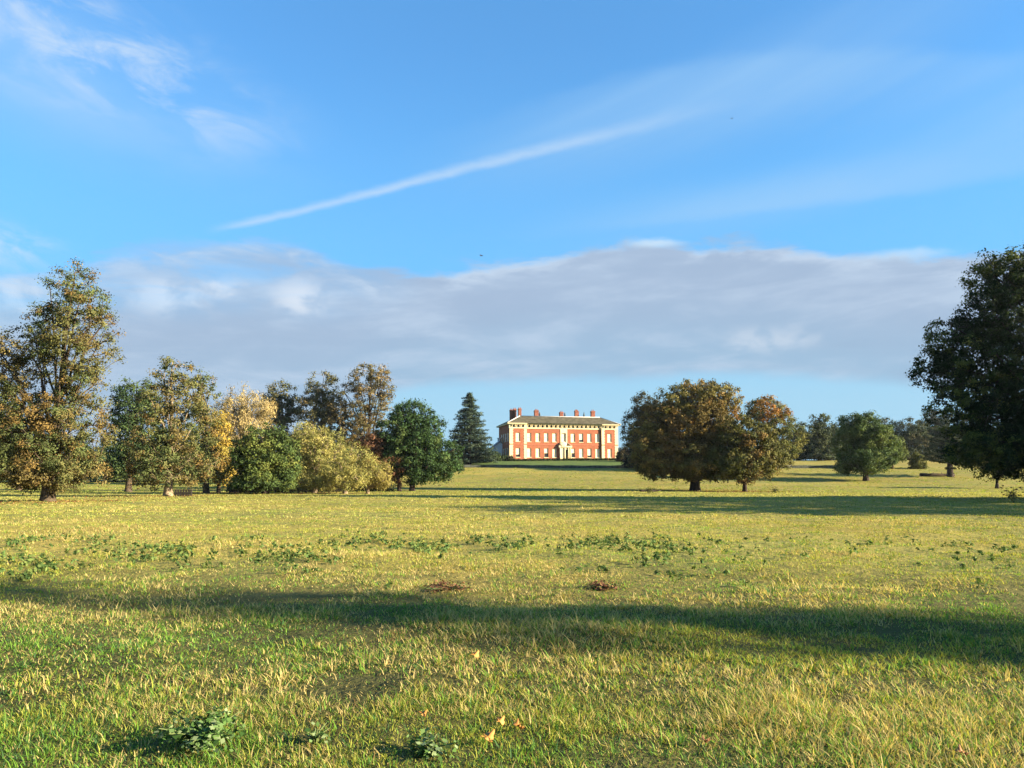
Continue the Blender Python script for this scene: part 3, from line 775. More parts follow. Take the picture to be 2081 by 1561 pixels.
# conifers ------------------------------------------------------------
def conifer(name, label, Y, base, top_px, prof, cols, tiers, group, leaf=0.5, tr=0.4, flat_top=False, per=26, seed=1):
    """tiered boughs round one straight trunk; prof(t) gives half width in px at height fraction t"""
    r_ = np.random.default_rng(seed)
    b = at(base, HOR, Y); z0 = gz(b.x, Y)
    k = Y / F
    top = at(base, top_px, Y).z - z0
    root = empty(name, (b.x, Y, z0)); tag(root, label, 'tree', group)
    cp = []; limbs = []
    for i in range(tiers):
        t = (i + 0.6) / tiers
        zt = top * t
        w = prof(t) * k
        nb = max(4, int(7 + w))
        a0 = r_.random() * 6
        for j in range(nb):
            a = a0 + 2 * pi * j / nb + r_.normal(0, 0.15)
            ln = w * (0.7 + 0.4 * r_.random())
            zb = zt + r_.normal(0, 0.12 if flat_top else 0.4)
            rise = 0.10 if flat_top else -0.16
            for s in np.linspace(0.25, 1.0, max(3, int(ln / 0.8))):
                cp.append((cos(a) * ln * s + r_.normal(0, .2), sin(a) * ln * s + r_.normal(0, .2), zb + rise * ln * s + 0.12 * ln * s * s))
    cp = np.array(cp); cp = cp[cp[:, 2] > 0.8]
    pal = np.array([c for c, w in cols]); cc = pal[r_.integers(0, len(pal), len(cp))]
    v, f, c = leaf_cards(cp, np.full(len(cp), 0.75), per, leaf, cc, 0.28 if flat_top else 0.5, None, 0.9, 0.0, 0.35)
    np_mesh('crown', v, f, M['leaf'], root, c)
    mb = MB()
    pts = [(0, 0, -0.3), (0, 0, 0.1)] + [(r_.normal(0, .05), r_.normal(0, .05), top * q) for q in (0.2, 0.4, 0.6, 0.8, 1.0)]
    mb.tube(pts, [tr * 1.6, tr * 1.3, tr, tr * .8, tr * .6, tr * .35, 0.04], 8)
    for q in cp[r_.integers(0, len(cp), 160)]:
        mb.tube([(0, 0, max(0.5, q[2] + 0.1)), tuple(q)], [0.07, 0.03], 4, False)
    mb.build('trunk', M['bark_dark'], root)
    return root

SPR = [(0.040, 0.066, 0.046), (0.060, 0.088, 0.058), (0.085, 0.115, 0.075)]
conifer('blue_cedar', 'blue green conical cedar standing left of the brick house', 214, 953, 800,
        lambda t: 60 * (1 - t) ** 0.85 * (0.80 + 0.20 * min(1, t * 6)) * (0.88 + 0.24 * abs(sin(t * 29))) + 2, [(c, 1) for c in SPR], 34, GL, leaf=0.65, tr=0.45, per=16, seed=4)
conifer('cedar_tree', 'flat layered cedar with a leaning limb beside the far right wood', 176, 1932, 872,
        lambda t: 62 * (0.0 if t < 0.22 else (1 - 0.45 * t)), [((0.040, 0.056, 0.032), 1), ((0.062, 0.078, 0.04), 1)], 9, GR, leaf=0.5, tr=0.6, flat_top=True, per=26, seed=9)

# trees whose trunks show under the huge oak, and those out of frame to the right whose shadows cross the field
make_tree('hawthorn_tree', 'small dark thorn tree with bare stem under the huge oak branches', 'tree', 140, 2025, [(2030, 948, 36, 26), (2050, 940, 30, 26)], OAKD, GR, leaf=0.4, per=30, dens=0.8, clump=1.0, gap=0.38, tr=0.3, bark='bark_dark')
OFF = 'trees beyond the right edge'
make_tree('poplar_tree', 'tall slender poplar standing alone beyond the right of the view', 'tree', 0, 0, [(0, 5, 1.7, 5, 0), (0, 11, 1.9, 6, 0), (0, 18, 1.7, 6, 0), (0, 24.5, 1.4, 5, 0)], OLIVE, OFF, leaf=0.3, per=28, dens=0.85, clump=0.7, gap=0.38, tr=0.3, origin=(60, -5.4))
make_tree('poplar_tree', 'short dense poplar nearest the path of the view at the right', 'tree', 0, 0, [(0, 4, 0.9, 4, 0), (0, 8.5, 0.8, 4.0, 0)], OLIVE, OFF, leaf=0.3, per=34, dens=0.9, clump=0.6, gap=0.36, tr=0.22, origin=(38, -0.4))
make_tree('poplar_tree', 'slender young poplar behind the two others at the right', 'tree', 0, 0, [(0, 8, 0.8, 6, 0), (0, 14, 0.7, 4, 0)], OLIVE, OFF, leaf=0.3, per=24, dens=1.0, clump=0.6, gap=0.35, tr=0.2, origin=(66, 2.6))
for (ox, oy, lab) in [(82, 28, 'broad oak nearest the viewer in the row beyond the right edge'), (88, 39, 'second oak of the row beyond the right edge'), (84, 50, 'third oak of the row beyond the right edge'), (90, 58, 'farthest oak of the row beyond the right edge')]:
    make_tree('oak_tree', lab, 'tree', 0, 0, [(0, 6.5, 8.5, 6, 0), (2, 14, 8, 7, 1), (-2, 20, 6.5, 6, -1)], OLIVE, OFF, leaf=0.6, per=34, dens=0.75, clump=1.4, gap=0.30, tr=0.6, origin=(ox, oy))
# dark wood that closes the view behind the limes
for k, (bxp, Yp, tp_, lab) in enumerate([
        (-30, 190, 905, 'leftmost dim tree of the dark wood behind the limes'),
        (60, 200, 898, 'dim tree of the dark wood behind the tallest lime trunk'),
        (160, 195, 893, 'dim tree of the dark wood between the tallest lime and the blue green tree'),
        (232, 205, 900, 'dim tree of the dark wood seen in the gap right of the tallest lime'),
        (310, 198, 888, 'dim tree of the dark wood left of the pale trunked lime'),
        (395, 204, 880, 'dim tree of the dark wood right of the pale trunked lime'),
        (480, 200, 875, 'dim tree of the dark wood behind the pale gold willow'),
        (620, 204, 880, 'dim tree of the dark wood behind the yellow green willow'),
        (700, 200, 885, 'dim tree of the dark wood under the tall open crowned tree'),
        (530, 146, 905, 'dim tree added for its shadow close behind the rounded dark evergreen'),  # these three added behind the willows to shade the ground at left
        (610, 140, 912, 'dim tree added for its shadow close behind the yellow green willow'),
        (690, 150, 905, 'dim tree added for its shadow close behind the bushy low willow'),
        (790, 190, 880, 'dim tree of the dark wood behind the big holm oak')]):
    h_ = 985 - tp_
    make_tree('woodland_tree', lab, 'tree', Yp, bxp, [(bxp, tp_ + 28, 40, 28), (bxp - 22, tp_ + 50, 40, 34), (bxp + 24, tp_ + 55, 40, 34), (bxp, 962, 62, 26)], DKG, 'dark wood behind the limes', leaf=0.6, per=34, dens=0.8, clump=1.6, gap=0.34, tr=0.35, bark='bark_dark')

# ------------------------------------------------------------------ the house
def brick_mat():
    m = bpy.data.materials.new('red brick')
    m.use_nodes = True
    nt = m.node_tree; n = NT(nt); b = nt.nodes['Principled BSDF']
    b.inputs['Roughness'].default_value = 0.9; b.inputs['Specular IOR Level'].default_value = 0.15
    tcn = n.new('ShaderNodeTexCoord')
    spn = n.new('ShaderNodeSeparateXYZ'); nt.links.new(tcn.outputs['Object'], spn.inputs[0])
    v = n.vec(n.m('ADD', spn.outputs[0], spn.outputs[1]), spn.outputs[2])
    br = n.new('ShaderNodeTexBrick')
    nt.links.new(v, br.inputs['Vector'])
    br.inputs['Color1'].default_value = (0.315, 0.090, 0.040, 1); br.inputs['Color2'].default_value = (0.25, 0.068, 0.032, 1)
    br.inputs['Mortar'].default_value = (0.27, 0.16, 0.10, 1)
    br.inputs['Scale'].default_value = 1.0; br.inputs['Mortar Size'].default_value = 0.006
    br.inputs['Brick Width'].default_value = 0.23; br.inputs['Row Height'].default_value = 0.075
    t = n.noise(tcn.outputs['Object'], 0.5, 6, 0.65)
    c = n.mix(n.ss(t, 0.35, 0.7, 0.0, 0.35), br.outputs[0], (0.40, 0.16, 0.08))
    c = n.mix(n.ss(t, 0.5, 0.25, 0.0, 0.35), c, (0.20, 0.075, 0.045))
    nt.links.new(c, b.inputs['Base Color'])
    return m
M['brick'] = brick_mat()
M['stone'] = mat('cream stone', (0.64, 0.54, 0.32), 0.85, 0.2, 0.10, 1.2, 0.1)
M['blind'] = mat('cream blind', (0.72, 0.64, 0.44), 0.8, 0.2, 0.05, 2.0)
M['slate'] = mat('mossy stone slates', (0.088, 0.076, 0.046), 0.9, 0.15, 0.35, 0.9, 0.3)
M['lead'] = mat('pale lead flashing', (0.5, 0.47, 0.42), 0.7, 0.3, 0.1, 2)
M['glass'] = mat('dark window glass', (0.03, 0.03, 0.035), 0.1, 0.5)
M['dark_metal'] = mat('dark verdigris metal', (0.035, 0.05, 0.055), 0.6, 0.4)
M['step'] = mat('worn sandstone steps', (0.30, 0.23, 0.16), 0.9, 0.1, 0.2, 2)
M['white'] = mat('white painted render', (0.72, 0.74, 0.76), 0.7, 0.2, 0.06, 1.5)
M['door'] = mat('dark painted door', (0.05, 0.06, 0.05), 0.5, 0.4)

W, D, H = 35.0, 16.0, 11.1
hp = at(1035, HOR, 236)
HX, HY = hp.x, 236.0
HZ = 8.15
house = empty('country_house', (HX, HY, HZ), R(12.5))
tag(house, 'long red brick country house with cream window blinds and hipped slate roof', 'house')

def wall_with_holes(mb, s0, s1, z0, z1, y, holes, depth):
    xs = sorted({s0, s1, *[h[0] for h in holes], *[h[1] for h in holes]})
    zs = sorted({z0, z1, *[h[2] for h in holes], *[h[3] for h in holes]})
    for i in range(len(xs) - 1):
        for j in range(len(zs) - 1):
            cx = (xs[i] + xs[i + 1]) / 2; cz = (zs[j] + zs[j + 1]) / 2
            if any(h[0] < cx < h[1] and h[2] < cz < h[3] for h in holes): continue
            mb.quad((xs[i], y, zs[j]), (xs[i + 1], y, zs[j]), (xs[i + 1], y, zs[j + 1]), (xs[i], y, zs[j + 1]))
    for a, b, c, d in holes:
        e = y + depth
        mb.quad((a, y, c), (a, e, c), (a, e, d), (a, y, d)); mb.quad((b, e, c), (b, y, c), (b, y, d), (b, e, d))
        mb.quad((a, y, d), (a, e, d), (b, e, d), (b, y, d)); mb.quad((a, e, c), (a, y, c), (b, y, c), (b, e, c))

PROJ = 0.42
WIN_S = [2.6, 6.25, 9.0, 11.7, 14.35, 17.35, 20.3, 23.0, 25.7, 28.35, 32.2]
WW, ROWS = 1.35, [(0.75, 3.55), (5.55, 8.25)]
wings = [(0, 5.4, -PROJ), (5.4, 29.6, 0.0), (29.6, 35.0, -PROJ)]
mb = MB()
RV = 0.24
for (a, b, y) in wings:
    holes = []
    for i, s in enumerate(WIN_S):
        for r, (c, d) in enumerate(ROWS):
            if i == 5 and r == 0: continue
            if a < s < b: holes.append((s - WW / 2, s + WW / 2, c, d))
    wall_with_holes(mb, a, b, 0, 9.55, y, holes, RV)
mb.quad((5.4, -PROJ, 0), (5.4, 0, 0), (5.4, 0, 9.55), (5.4, -PROJ, 9.55))
mb.quad((29.6, 0, 0), (29.6, -PROJ, 0), (29.6, -PROJ, 9.55), (29.6, 0, 9.55))
# side and rear walls, frieze backing
mb.quad((0, D, 0), (0, -PROJ, 0), (0, -PROJ, H - .1), (0, D, H - .1))
mb.quad((W, -PROJ, 0), (W, D, 0), (W, D, H - .1), (W, -PROJ, H - .1))
mb.quad((W, D, 0), (0, D, 0), (0, D, H - .1), (W, D, H - .1))
for (a, b, y) in wings:
    mb.quad((a, y + 0.3, 9.5), (b, y + 0.3, 9.5), (b, y + 0.3, H - .1), (a, y + 0.3, H - .1))
mb.build('wall', M['brick'], house)
# string course between the storeys
mb = MB()
for (a, b, y) in wings:
    mb.box(a + 0.003, b - 0.003, y - 0.09, y + 0.0, 4.55, 4.85)
mb.box(-0.09, 0.0, -PROJ, D, 4.55, 4.85)
M['brick_band'] = mat('darker brick band', (0.36, 0.13, 0.075), 0.9, 0.1, 0.15, 2)
mb.build('string_course', M['brick_band'], house)
# plinth
mb = MB()
for (a, b, y) in wings:
    mb.box(a + 0.004, b - 0.004, y - 0.1, y - 0.0, -1.2, 0.32)
mb.box(-0.1, 0.0, -PROJ, D, -1.2, 0.32)
mb.build('plinth', M['brick_band'], house)
# quoins: alternating blocks
for (a, b, y) in [(0, 1.12, -PROJ), (4.45, 5.4, -PROJ), (29.6, 30.6, -PROJ), (33.9, 35.0, -PROJ)]:
    q = MB()
    z = 0.33; i = 0
    while z < 9.45:
        z2 = min(z + 0.42, 9.5)
        ins = 0.0 if i % 2 else 0.14
        la, lb = (a + 0.0, b - ins) if a in (0, 29.6) else (a + ins, b)
        if a == 29.6: la, lb = a, b - ins
        q.box(la - (0.04 if a == 0 else 0), lb + (0.04 if b == 35 else 0), y - 0.06, y + 0.02, z, z2 - 0.015)
        z = z2; i += 1
    q.build('quoin', M['stone'], house)
# frieze: cream band pierced by small dark attic openings, heavy brackets carry the cornice
fr = MB()
attic = []
for (a, b, y) in wings:
    n = {5.4: 3, 29.6: 17, 35.0: 3}[b]
    x0, x1 = (a + 0.75, b - 0.75) if n == 3 else (a + 0.85, b - 0.85)
    cs = [x0 + (x1 - x0) * i / (n - 1) for i in range(n)]
    if n == 3: cs = [a + 1.25, a + 2.7, a + 4.15]
    xs = [(c - 0.36, c + 0.36) for c in cs]
    fr.box(a - (0.05 if a == 0 else 0), b + (0.05 if b == W else 0), y - 0.14, y + 0.25, 9.55, 9.92)
    prev = a - (0.05 if a == 0 else 0)
    for (p, q) in xs + [(b + (0.05 if b == W else 0), 0)]:
        fr.box(prev + 0.0, p, y - 0.14, y + 0.25, 9.92, 10.62)
        prev = q
    fr.box(a - (0.05 if a == 0 else 0), b + (0.05 if b == W else 0), y - 0.14, y + 0.25, 10.62, 10.85)
    attic += [(p, q, y) for p, q in xs]
    for (p, q) in xs:
        for e in (p - 0.20, q + 0.04):
            fr.box(e, e + 0.16, y - 0.42, y - 0.14, 10.15, 10.846)
fr.box(-0.14, -0.0, -PROJ - 0.136, 0.8, 9.6, 10.8)
fr.build('frieze', M['stone'], house)
for (p, q, y) in attic:
    m_ = MB(); m_.box(p, q, y + 0.16, y + 0.2, 9.92, 10.62); m_.build('attic_window', M['glass'], house)
# cornice
cn = MB()
for (a, b, y) in wings:
    cn.box(a - (0.7 if a == 0 else 0.0), b + (0.7 if b == W else 0), y - 0.62, y + 0.5, 10.85, 11.02)
    cn.box(a - (0.82 if a == 0 else 0.0), b + (0.82 if b == W else 0), y - 0.74, y + 0.5, 11.02, 11.2)
cn.box(-0.74, -0.0, 0.51, D + .6, 10.85, 11.19)
cn.box(W, W + 0.74, 0.51, D + .6, 10.85, 11.19)
cn.build('cornice', M['stone'], house)
# roof: hip with a flat top
rf = MB()
e0, e1, y0_, y1_, zt, zr, ins = -0.85, W + 0.85, -1.15, D + 0.7, 11.21, 13.75, 5.4
lo = [(e0, y0_, zt), (e1, y0_, zt), (e1, y1_, zt), (e0, y1_, zt)]
hi = [(e0 + ins * .95, y0_ + ins, zr), (e1 - ins * .95, y0_ + ins, zr), (e1 - ins * .95, y1_ - ins, zr), (e0 + ins * .95, y1_ - ins, zr)]
rf.add(lo + hi, [(0, 1, 5, 4), (1, 2, 6, 5), (2, 3, 7, 6), (3, 0, 4, 7), (4, 5, 6, 7), (3, 2, 1, 0)])
roof = rf.build('roof', M['slate'], house)
hl = MB()
hl.tube([Vector(lo[0]) + Vector((0, 0, .05)), Vector(hi[0]) + Vector((0, 0, .05))], [0.16, 0.16], 6)
hl.tube([Vector(lo[1]) + Vector((0, 0, .05)), Vector(hi[1]) + Vector((0, 0, .05))], [0.1, 0.1], 6)
hl.tube([Vector(hi[0]) + Vector((0, 0, .05)), Vector(hi[1]) + Vector((0, 0, .05))], [0.12, 0.12], 6)
hl.build('ridge_flashing', M['lead'], roof)
# chimneys
M['brick_old'] = mat('weathered chimney brick', (0.22, 0.085, 0.055), 0.9, 0.1, 0.3, 2.5, 0.2)
for (s, y, w, d, h) in [(2.6, 9.0, 0.85, 1.4, 3.0), (3.7, 9.0, 0.85, 1.4, 3.3), (4.9, 7.0, 0.9, 1.2, 3.3), (10.2, 6.4, 1.3, 1.1, 2.8), (18.6, 6.8, 1.15, 1.1, 2.4), (23.4, 6.2, 1.0, 1.0, 2.9), (24.5, 9.0, 1.05, 1.0, 3.0), (29.0, 6.2, 1.25, 1.1, 2.9)]:
    c = MB()
    zb = zr - 0.6 if y > 4.3 else zr - 1.2
    if s < 5: zb -= 1.4
    tp_ = zr + h - 0.55
    c.box(s - w / 2, s + w / 2, y - d / 2, y + d / 2, zb, tp_ - 0.5)
    c.box(s - w / 2 - .09, s + w / 2 + .09, y - d / 2 - .09, y + d / 2 + .09, tp_ - 0.5, tp_ - 0.28)
    c.box(s - w / 2, s + w / 2, y - d / 2, y + d / 2, tp_ - 0.28, tp_ - 0.1)
    o = c.build('chimney', M['brick_old'], roof)
    for k in (-0.22, 0.22):
        p_ = MB(); p_.lathe((s + k, y, tp_ - 0.1), [(0.15, 0), (0.17, 0.05), (0.12, 0.1), (0.11, 0.35), (0.14, 0.38), (0.14, 0.42)], 8)
    # one joined pot pair per stack
    p2 = MB()
    for k in (-0.24, 0.24):
        p2.lathe((s + k, y, tp_ - 0.1), [(0.15, 0), (0.17, 0.05), (0.12, 0.1), (0.11, 0.32), (0.14, 0.35), (0.14, 0.4)], 8)
    p2.build('chimney_pot', M['brick_old'], roof)
for s, h in ((12.1, 2.0), (20.6, 2.1), (27.1, 2.4)):
    c = MB()
    c.lathe((s, 9.5, zr - 0.1), [(0.30, 0), (0.30, 0.3), (0.2, 0.4), (0.2, 0.75), (0.3, 0.95), (0.27, 1.35), (0.16, 1.75), (0.05, h)], 10)
    c.build('roof_vent', M['dark_metal'], roof)
# windows
OPEN = {(0, 0): 0.30, (3, 0): 0.45, (8, 0): 0.25, (7, 1): 0.28, (6, 0): 0.5}
for i, s in enumerate(WIN_S):
    for r, (c, d) in enumerate(ROWS):
        if i == 5 and r == 0: continue
        y = -PROJ if (s < 5.4 or s > 29.6) else 0.0
        a, b = s - WW / 2, s + WW / 2
        f = MB()
        t = 0.07
        yy = y + RV - 0.12
        f.box(a, a + t, yy, yy + 0.08, c, d); f.box(b - t, b, yy, yy + 0.08, c, d)
        f.box(a + t, b - t, yy, yy + 0.08, d - t, d); f.box(a + t, b - t, yy, yy + 0.08, c, c + t)
        f.box(a + t, b - t, yy + 0.004, yy + 0.075, (c + d) / 2 - 0.035, (c + d) / 2 + 0.035)
        w = f.build('window', M['stone'], house)
        sl = MB(); sl.box(a - 0.1, b + 0.1, y - 0.1, y + RV - 0.13, c - 0.14, c - 0.0); sl.build('sill', M['stone'], w)
        op = OPEN.get((i, r), 0.0)
        split = c + (d - c) * op
        bl = MB(); bl.box(a, b, yy + 0.082, yy + 0.1, split, d); bl.build('blind', M['blind'], w)
        if op:
            g_ = MB(); g_.box(a, b, yy + 0.083, yy + 0.1, c, split); g_.build('pane', M['glass'], w)
# sash windows in the shaded side wall
for y in (2.0, 5.2, 8.4, 11.6):
    for (c, d) in ROWS:
        f = MB(); f.box(-0.06, -0.003, y - 0.68, y - 0.55, c, d); f.box(-0.06, -0.003, y + 0.55, y + 0.68, c, d); f.box(-0.06, -0.003, y - 0.55, y + 0.55, d - 0.12, d); f.box(-0.06, -0.003, y - 0.55, y + 0.55, (c + d) / 2 - .04, (c + d) / 2 + .04)
        w = f.build('window', M['stone'], house)
        g_ = MB(); g_.box(-0.02, 0.0 - 0.002, y - 0.55, y + 0.55, c, d - 0.12); g_.build('pane', M['glass'], w)
# centre bay
cb = MB()
for (a, b) in ((16.25, WIN_S[5] - WW / 2 - 0.02), (WIN_S[5] + WW / 2 + 0.02, 18.45)):
    cb.box(a, b, -0.12, -0.003, 4.86, 9.548)
cb.box(WIN_S[5] - WW / 2 - 0.02, WIN_S[5] + WW / 2 + 0.02, -0.12, -0.003, 8.3, 9.548)
cb.build('centre_surround', M['stone'], house)
# door surround with paired columns, broken pediment and carved cartouche
ds = MB()
ds.box(15.9, 17.75, -0.34, -0.12, 0.0, 3.85)
ds.box(18.6, 19.6, -0.34, -0.12, 0.0, 3.85)
ds.box(17.75, 18.6, -0.30, -0.12, 3.2, 3.85)
for s in (16.05, 17.55, 18.75, 19.4):
    ds.tube([(s, -0.46, 0.3), (s, -0.46, 1.5), (s, -0.46, 3.75)], [0.19, 0.19, 0.155], 10)
    ds.box(s - 0.26, s + 0.26, -0.68, -0.343, 0, 0.3)
ds.box(15.6, 19.85, -0.72, -0.12, 3.85, 4.35)
door = ds.build('door_surround', M['stone'], house)
pd = MB()
pd.add([(15.4, -0.76, 4.352), (17.0, -0.76, 5.3), (17.0, -0.76, 5.05), (15.9, -0.76, 4.352), (15.4, -0.12, 4.352), (17.0, -0.12, 5.3), (17.0, -0.12, 5.05), (15.9, -0.12, 4.352)], [(0, 3, 2, 1), (4, 5, 6, 7), (0, 1, 5, 4), (1, 2, 6, 5), (2, 3, 7, 6)])
pd.build('pediment', M['step'], door)
pd = MB()
pd.add([(20.0, -0.76, 4.352), (18.4, -0.76, 5.3), (18.4, -0.76, 5.05), (19.5, -0.76, 4.352), (20.0, -0.12, 4.352), (18.4, -0.12, 5.3), (18.4, -0.12, 5.05), (19.5, -0.12, 4.352)], [(0, 1, 2, 3), (4, 7, 6, 5), (0, 4, 5, 1), (1, 5, 6, 2), (2, 6, 7, 3)])
pd.build('pediment', M['step'], door)
ct = MB()
bmc = bmesh.new(); bmesh.ops.create_icosphere(bmc, subdivisions=3, radius=1.0)
vs = [(17.0 + v.co.x * 1.15 * (1 + 0.10 * sin(5 * math.atan2(v.co.z, v.co.x))), -0.6 + v.co.y * 0.3, 4.75 + v.co.z * 0.85 * (1 + 0.10 * sin(5 * math.atan2(v.co.z, v.co.x)))) for v in bmc.verts]
ct.add(vs, [tuple(v.index for v in f.verts) for f in bmc.faces], True); bmc.free()
ct.build('cartouche', M['stone'], door)
dd_ = MB(); dd_.box(17.752, 18.598, -0.2, -0.125, 0.0, 3.198); dd_.build('door', M['door'], house)
st = MB()
for i in range(5):
    st.box(14.3 - i * 0.35, 21.2 + i * 0.35, -2.2 - i * 0.4, -0.101 - (0.0 if i == 0 else 2.1 + (i - 1) * 0.4), -1.2, -0.02 - i * 0.17)
st.build('steps', M['step'], house)

# little white garden pavilion left of the house
pav = empty('garden_pavilion', (at(1016, HOR, 246).x, 246, gz(at(1016, HOR, 246).x, 246)), R(10.5))
tag(pav, 'small white gabled pavilion in the shade beside the left wall of the house', 'pavilion')
PW, PH, PD, PG = 2.3, 3.9, 6.0, 5.9
p = MB()
p.add([(-PW, 0, -1), (PW, 0, -1), (PW, 0, PH), (0, 0, PG), (-PW, 0, PH), (-PW, PD, -1), (PW, PD, -1), (PW, PD, PH), (0, PD, PG), (-PW, PD, PH)],
      [(0, 1, 2, 3, 4), (9, 8, 7, 6, 5), (0, 4, 9, 5), (1, 6, 7, 2)])
p.build('wall', M['white'], pav)
p = MB()
for sx in (-1, 1):
    p.add([(0, -0.3, PG + .06), (sx * (PW + .35), -0.3, PH - .2), (sx * (PW + .35), PD + .3, PH - .2), (0, PD + .3, PG + .06), (0, -0.3, PG + .2), (sx * (PW + .35), -0.3, PH - .06), (sx * (PW + .35), PD + .3, PH - .06), (0, PD + .3, PG + .2)],
          [(0, 1, 2, 3), (4, 7, 6, 5), (0, 4, 5, 1), (1, 5, 6, 2), (2, 6, 7, 3)])
M['grey_slate'] = mat('grey slates', (0.16, 0.17, 0.19), 0.8, 0.2, 0.2, 2)
pr = p.build('roof', M['grey_slate'], pav)
p = MB(); p.box(-0.35, 0.35, 2.2, 2.9, PG, PG + 1.2); p.box(-0.5, 0.5, 2.05, 3.05, PG + 1.2, PG + 1.38); p.build('cupola', M['white'], pr)
for sx in (-1.0, 1.1):
    q = MB()
    n = 8
    pts = [(sx - 0.4, -0.03, 0.8), (sx + 0.4, -0.03, 0.8)] + [(sx + 0.4 * cos(pi * i / n), -0.03, 2.4 + 0.4 * sin(pi * i / n)) for i in range(n + 1)]
    q.add(pts + [(a, 0.05, c) for a, b, c in pts], [tuple(range(len(pts)))])
    k = len(pts)
    for i in range(k): q.f.append((i, i + k, (i + 1) % k + k, (i + 1) % k)); q.sm.append(False)
    w = q.build('window', M['glass'], pav)
    q = MB(); q.box(sx - 0.03, sx + 0.03, -0.07, -0.032, 0.8, 2.78); q.box(sx - 0.4, sx + 0.4, -0.068, -0.034, 1.6, 1.66); q.build('glazing_bar', M['white'], w)

# ------------------------------------------------------------------ shrubs, hedge, ha-ha wall
def shrub(name, label, x, y, rx, h, cols, group=None, leaf=0.3, n=60, per=30, cl=0.5):
    z = gz(x, y)
    root = empty(name, (x, y, z)); tag(root, label, 'shrub', group)
    d = rng.normal(0, 1, (n, 3)); d /= np.linalg.norm(d, axis=1)[:, None]; d[:, 2] = np.abs(d[:, 2])
    p = d * np.array([rx, rx * 0.9, h]) * (0.55 + 0.4 * rng.random(n))[:, None] + np.array([0, 0, 0.1])
    pal = np.array(cols); cc = pal[rng.integers(0, len(pal), n)]
    v, f, c = leaf_cards(p, np.full(n, cl), per, leaf, cc, 0.8, d, 0.2)
    np_mesh('foliage', v, f, M['leaf'], root, c)
    mb = MB()
    for q in p[:: max(1, n // 14)]:
        mb.tube([(rng.normal(0, .1), rng.normal(0, .1), -0.1), (q[0] * .4, q[1] * .4, q[2] * .5), tuple(q)], [0.05, 0.035, 0.015], 5, False)
    mb.build('stem', M['bark_dark'], root)
    return root
GRN = [(0.028, 0.045, 0.018), (0.045, 0.065, 0.024), (0.06, 0.08, 0.03)]
def px_at(px, Y): return at(px, HOR, Y).x
for (px, Y, rx, h, lab) in [(1000, 232, 3.0, 3.2, 'dark rounded shrub between the blue green cedar and the white pavilion'),
                            (1024, 233, 1.7, 1.7, 'low dark shrub in front of the white pavilion'),
                            (1037, 232.5, 1.2, 1.3, 'brownish shrub at the left front corner of the house'),
                            (978, 224, 3.4, 2.2, 'wide low shrub under the right side of the blue green cedar'),
                            (931, 194, 1.3, 3.2, 'small round bush beyond the right edge of the big holm oak'),
                            (1868, 200, 2.2, 4.4, 'yellowish upright shrub left of the layered cedar'),
                            (1268, 228, 2.5, 4.5, 'grey green shrub hiding the right front corner of the house')]:
    cols = GRN if 'yellow' not in lab and 'brown' not in lab and 'grey' not in lab else ([(0.12, 0.12, 0.03), (0.09, 0.10, 0.03)] if 'yellow' in lab else [(0.08, 0.065, 0.035), (0.06, 0.06, 0.03)])
    shrub('shrub', lab, px_at(px, Y), Y, rx, h, cols, 'shrubs near the house', leaf=0.42, n=int(50 + 14 * rx * h), per=26, cl=0.65)

def hedge_run(name, label, x0, y0, x1, y1, h, th, cols, n):
    t = rng.random(n)
    x = x0 + (x1 - x0) * t; y = y0 + (y1 - y0) * t
    z = ground_z(x, y)
    p = np.stack([x + rng.normal(0, .1, n), y + rng.normal(0, th * .4, n), z + h * rng.random(n) ** 0.7], -1)
    pal = np.array(cols); cc = pal[rng.integers(0, len(pal), n)]
    v, f, c = leaf_cards(p, np.full(n, 0.3), 18, 0.24, cc, 0.8, None, 0.3)
    o = np_mesh(name, v, f, M['leaf'], None, c)
    tag(o, label, 'hedge')
hedge_run('hedge', 'long low clipped hedge along the terrace in front of the brick house', px_at(1032, 230), 230, px_at(1262, 230.5), 236, 0.55, 0.7, GRN, 900)
hedge_run('hedge', 'low hedge coloured dark for the shade beneath the willows and rounded evergreen', px_at(466, 113), 113, px_at(800, 117), 117, 1.1, 1.0, [(0.022, 0.030, 0.014), (0.034, 0.045, 0.02)], 1500)  # leaves coloured near black to stand for the shade under the trees
hedge_run('hedge', 'dark hedge running under the blue green cedar', px_at(905, 218), 218, px_at(1000, 222), 222, 1.9, 1.2, GRN, 700)

M['drystone'] = mat('dark mossy stone', (0.075, 0.08, 0.062), 0.95, 0.1, 0.4, 1.5, 0.8)
mb = MB()
hx = np.linspace(px_at(885, 203), px_at(1720, 203), 60)
for i in range(59):
    y0w = 203 + 1.2 * sin(i * 0.21); y1w = 203 + 1.2 * sin((i + 1) * 0.21)
    a, b = hx[i], hx[i + 1]
    za, zb = gz(a, y0w), gz(b, y1w)
    ha = 0.72 + 0.05 * sin(i * 1.7); hb = 0.72 + 0.05 * sin((i + 1) * 1.7)
    mb.add([(a, y0w, za - .3), (b, y1w, zb - .3), (b, y1w + .1, zb + hb), (a, y0w + .1, za + ha), (b, y1w + .6, zb + hb), (a, y0w + .6, za + ha), (b, y1w + .6, zb - .3), (a, y0w + .6, za - .3)],
           [(0, 1, 2, 3), (3, 2, 4, 5), (5, 4, 6, 7)], False)
o = mb.build('stone_wall', M['drystone'])
tag(o, 'low dark sunken stone wall dividing the pasture from the house lawn', 'wall')

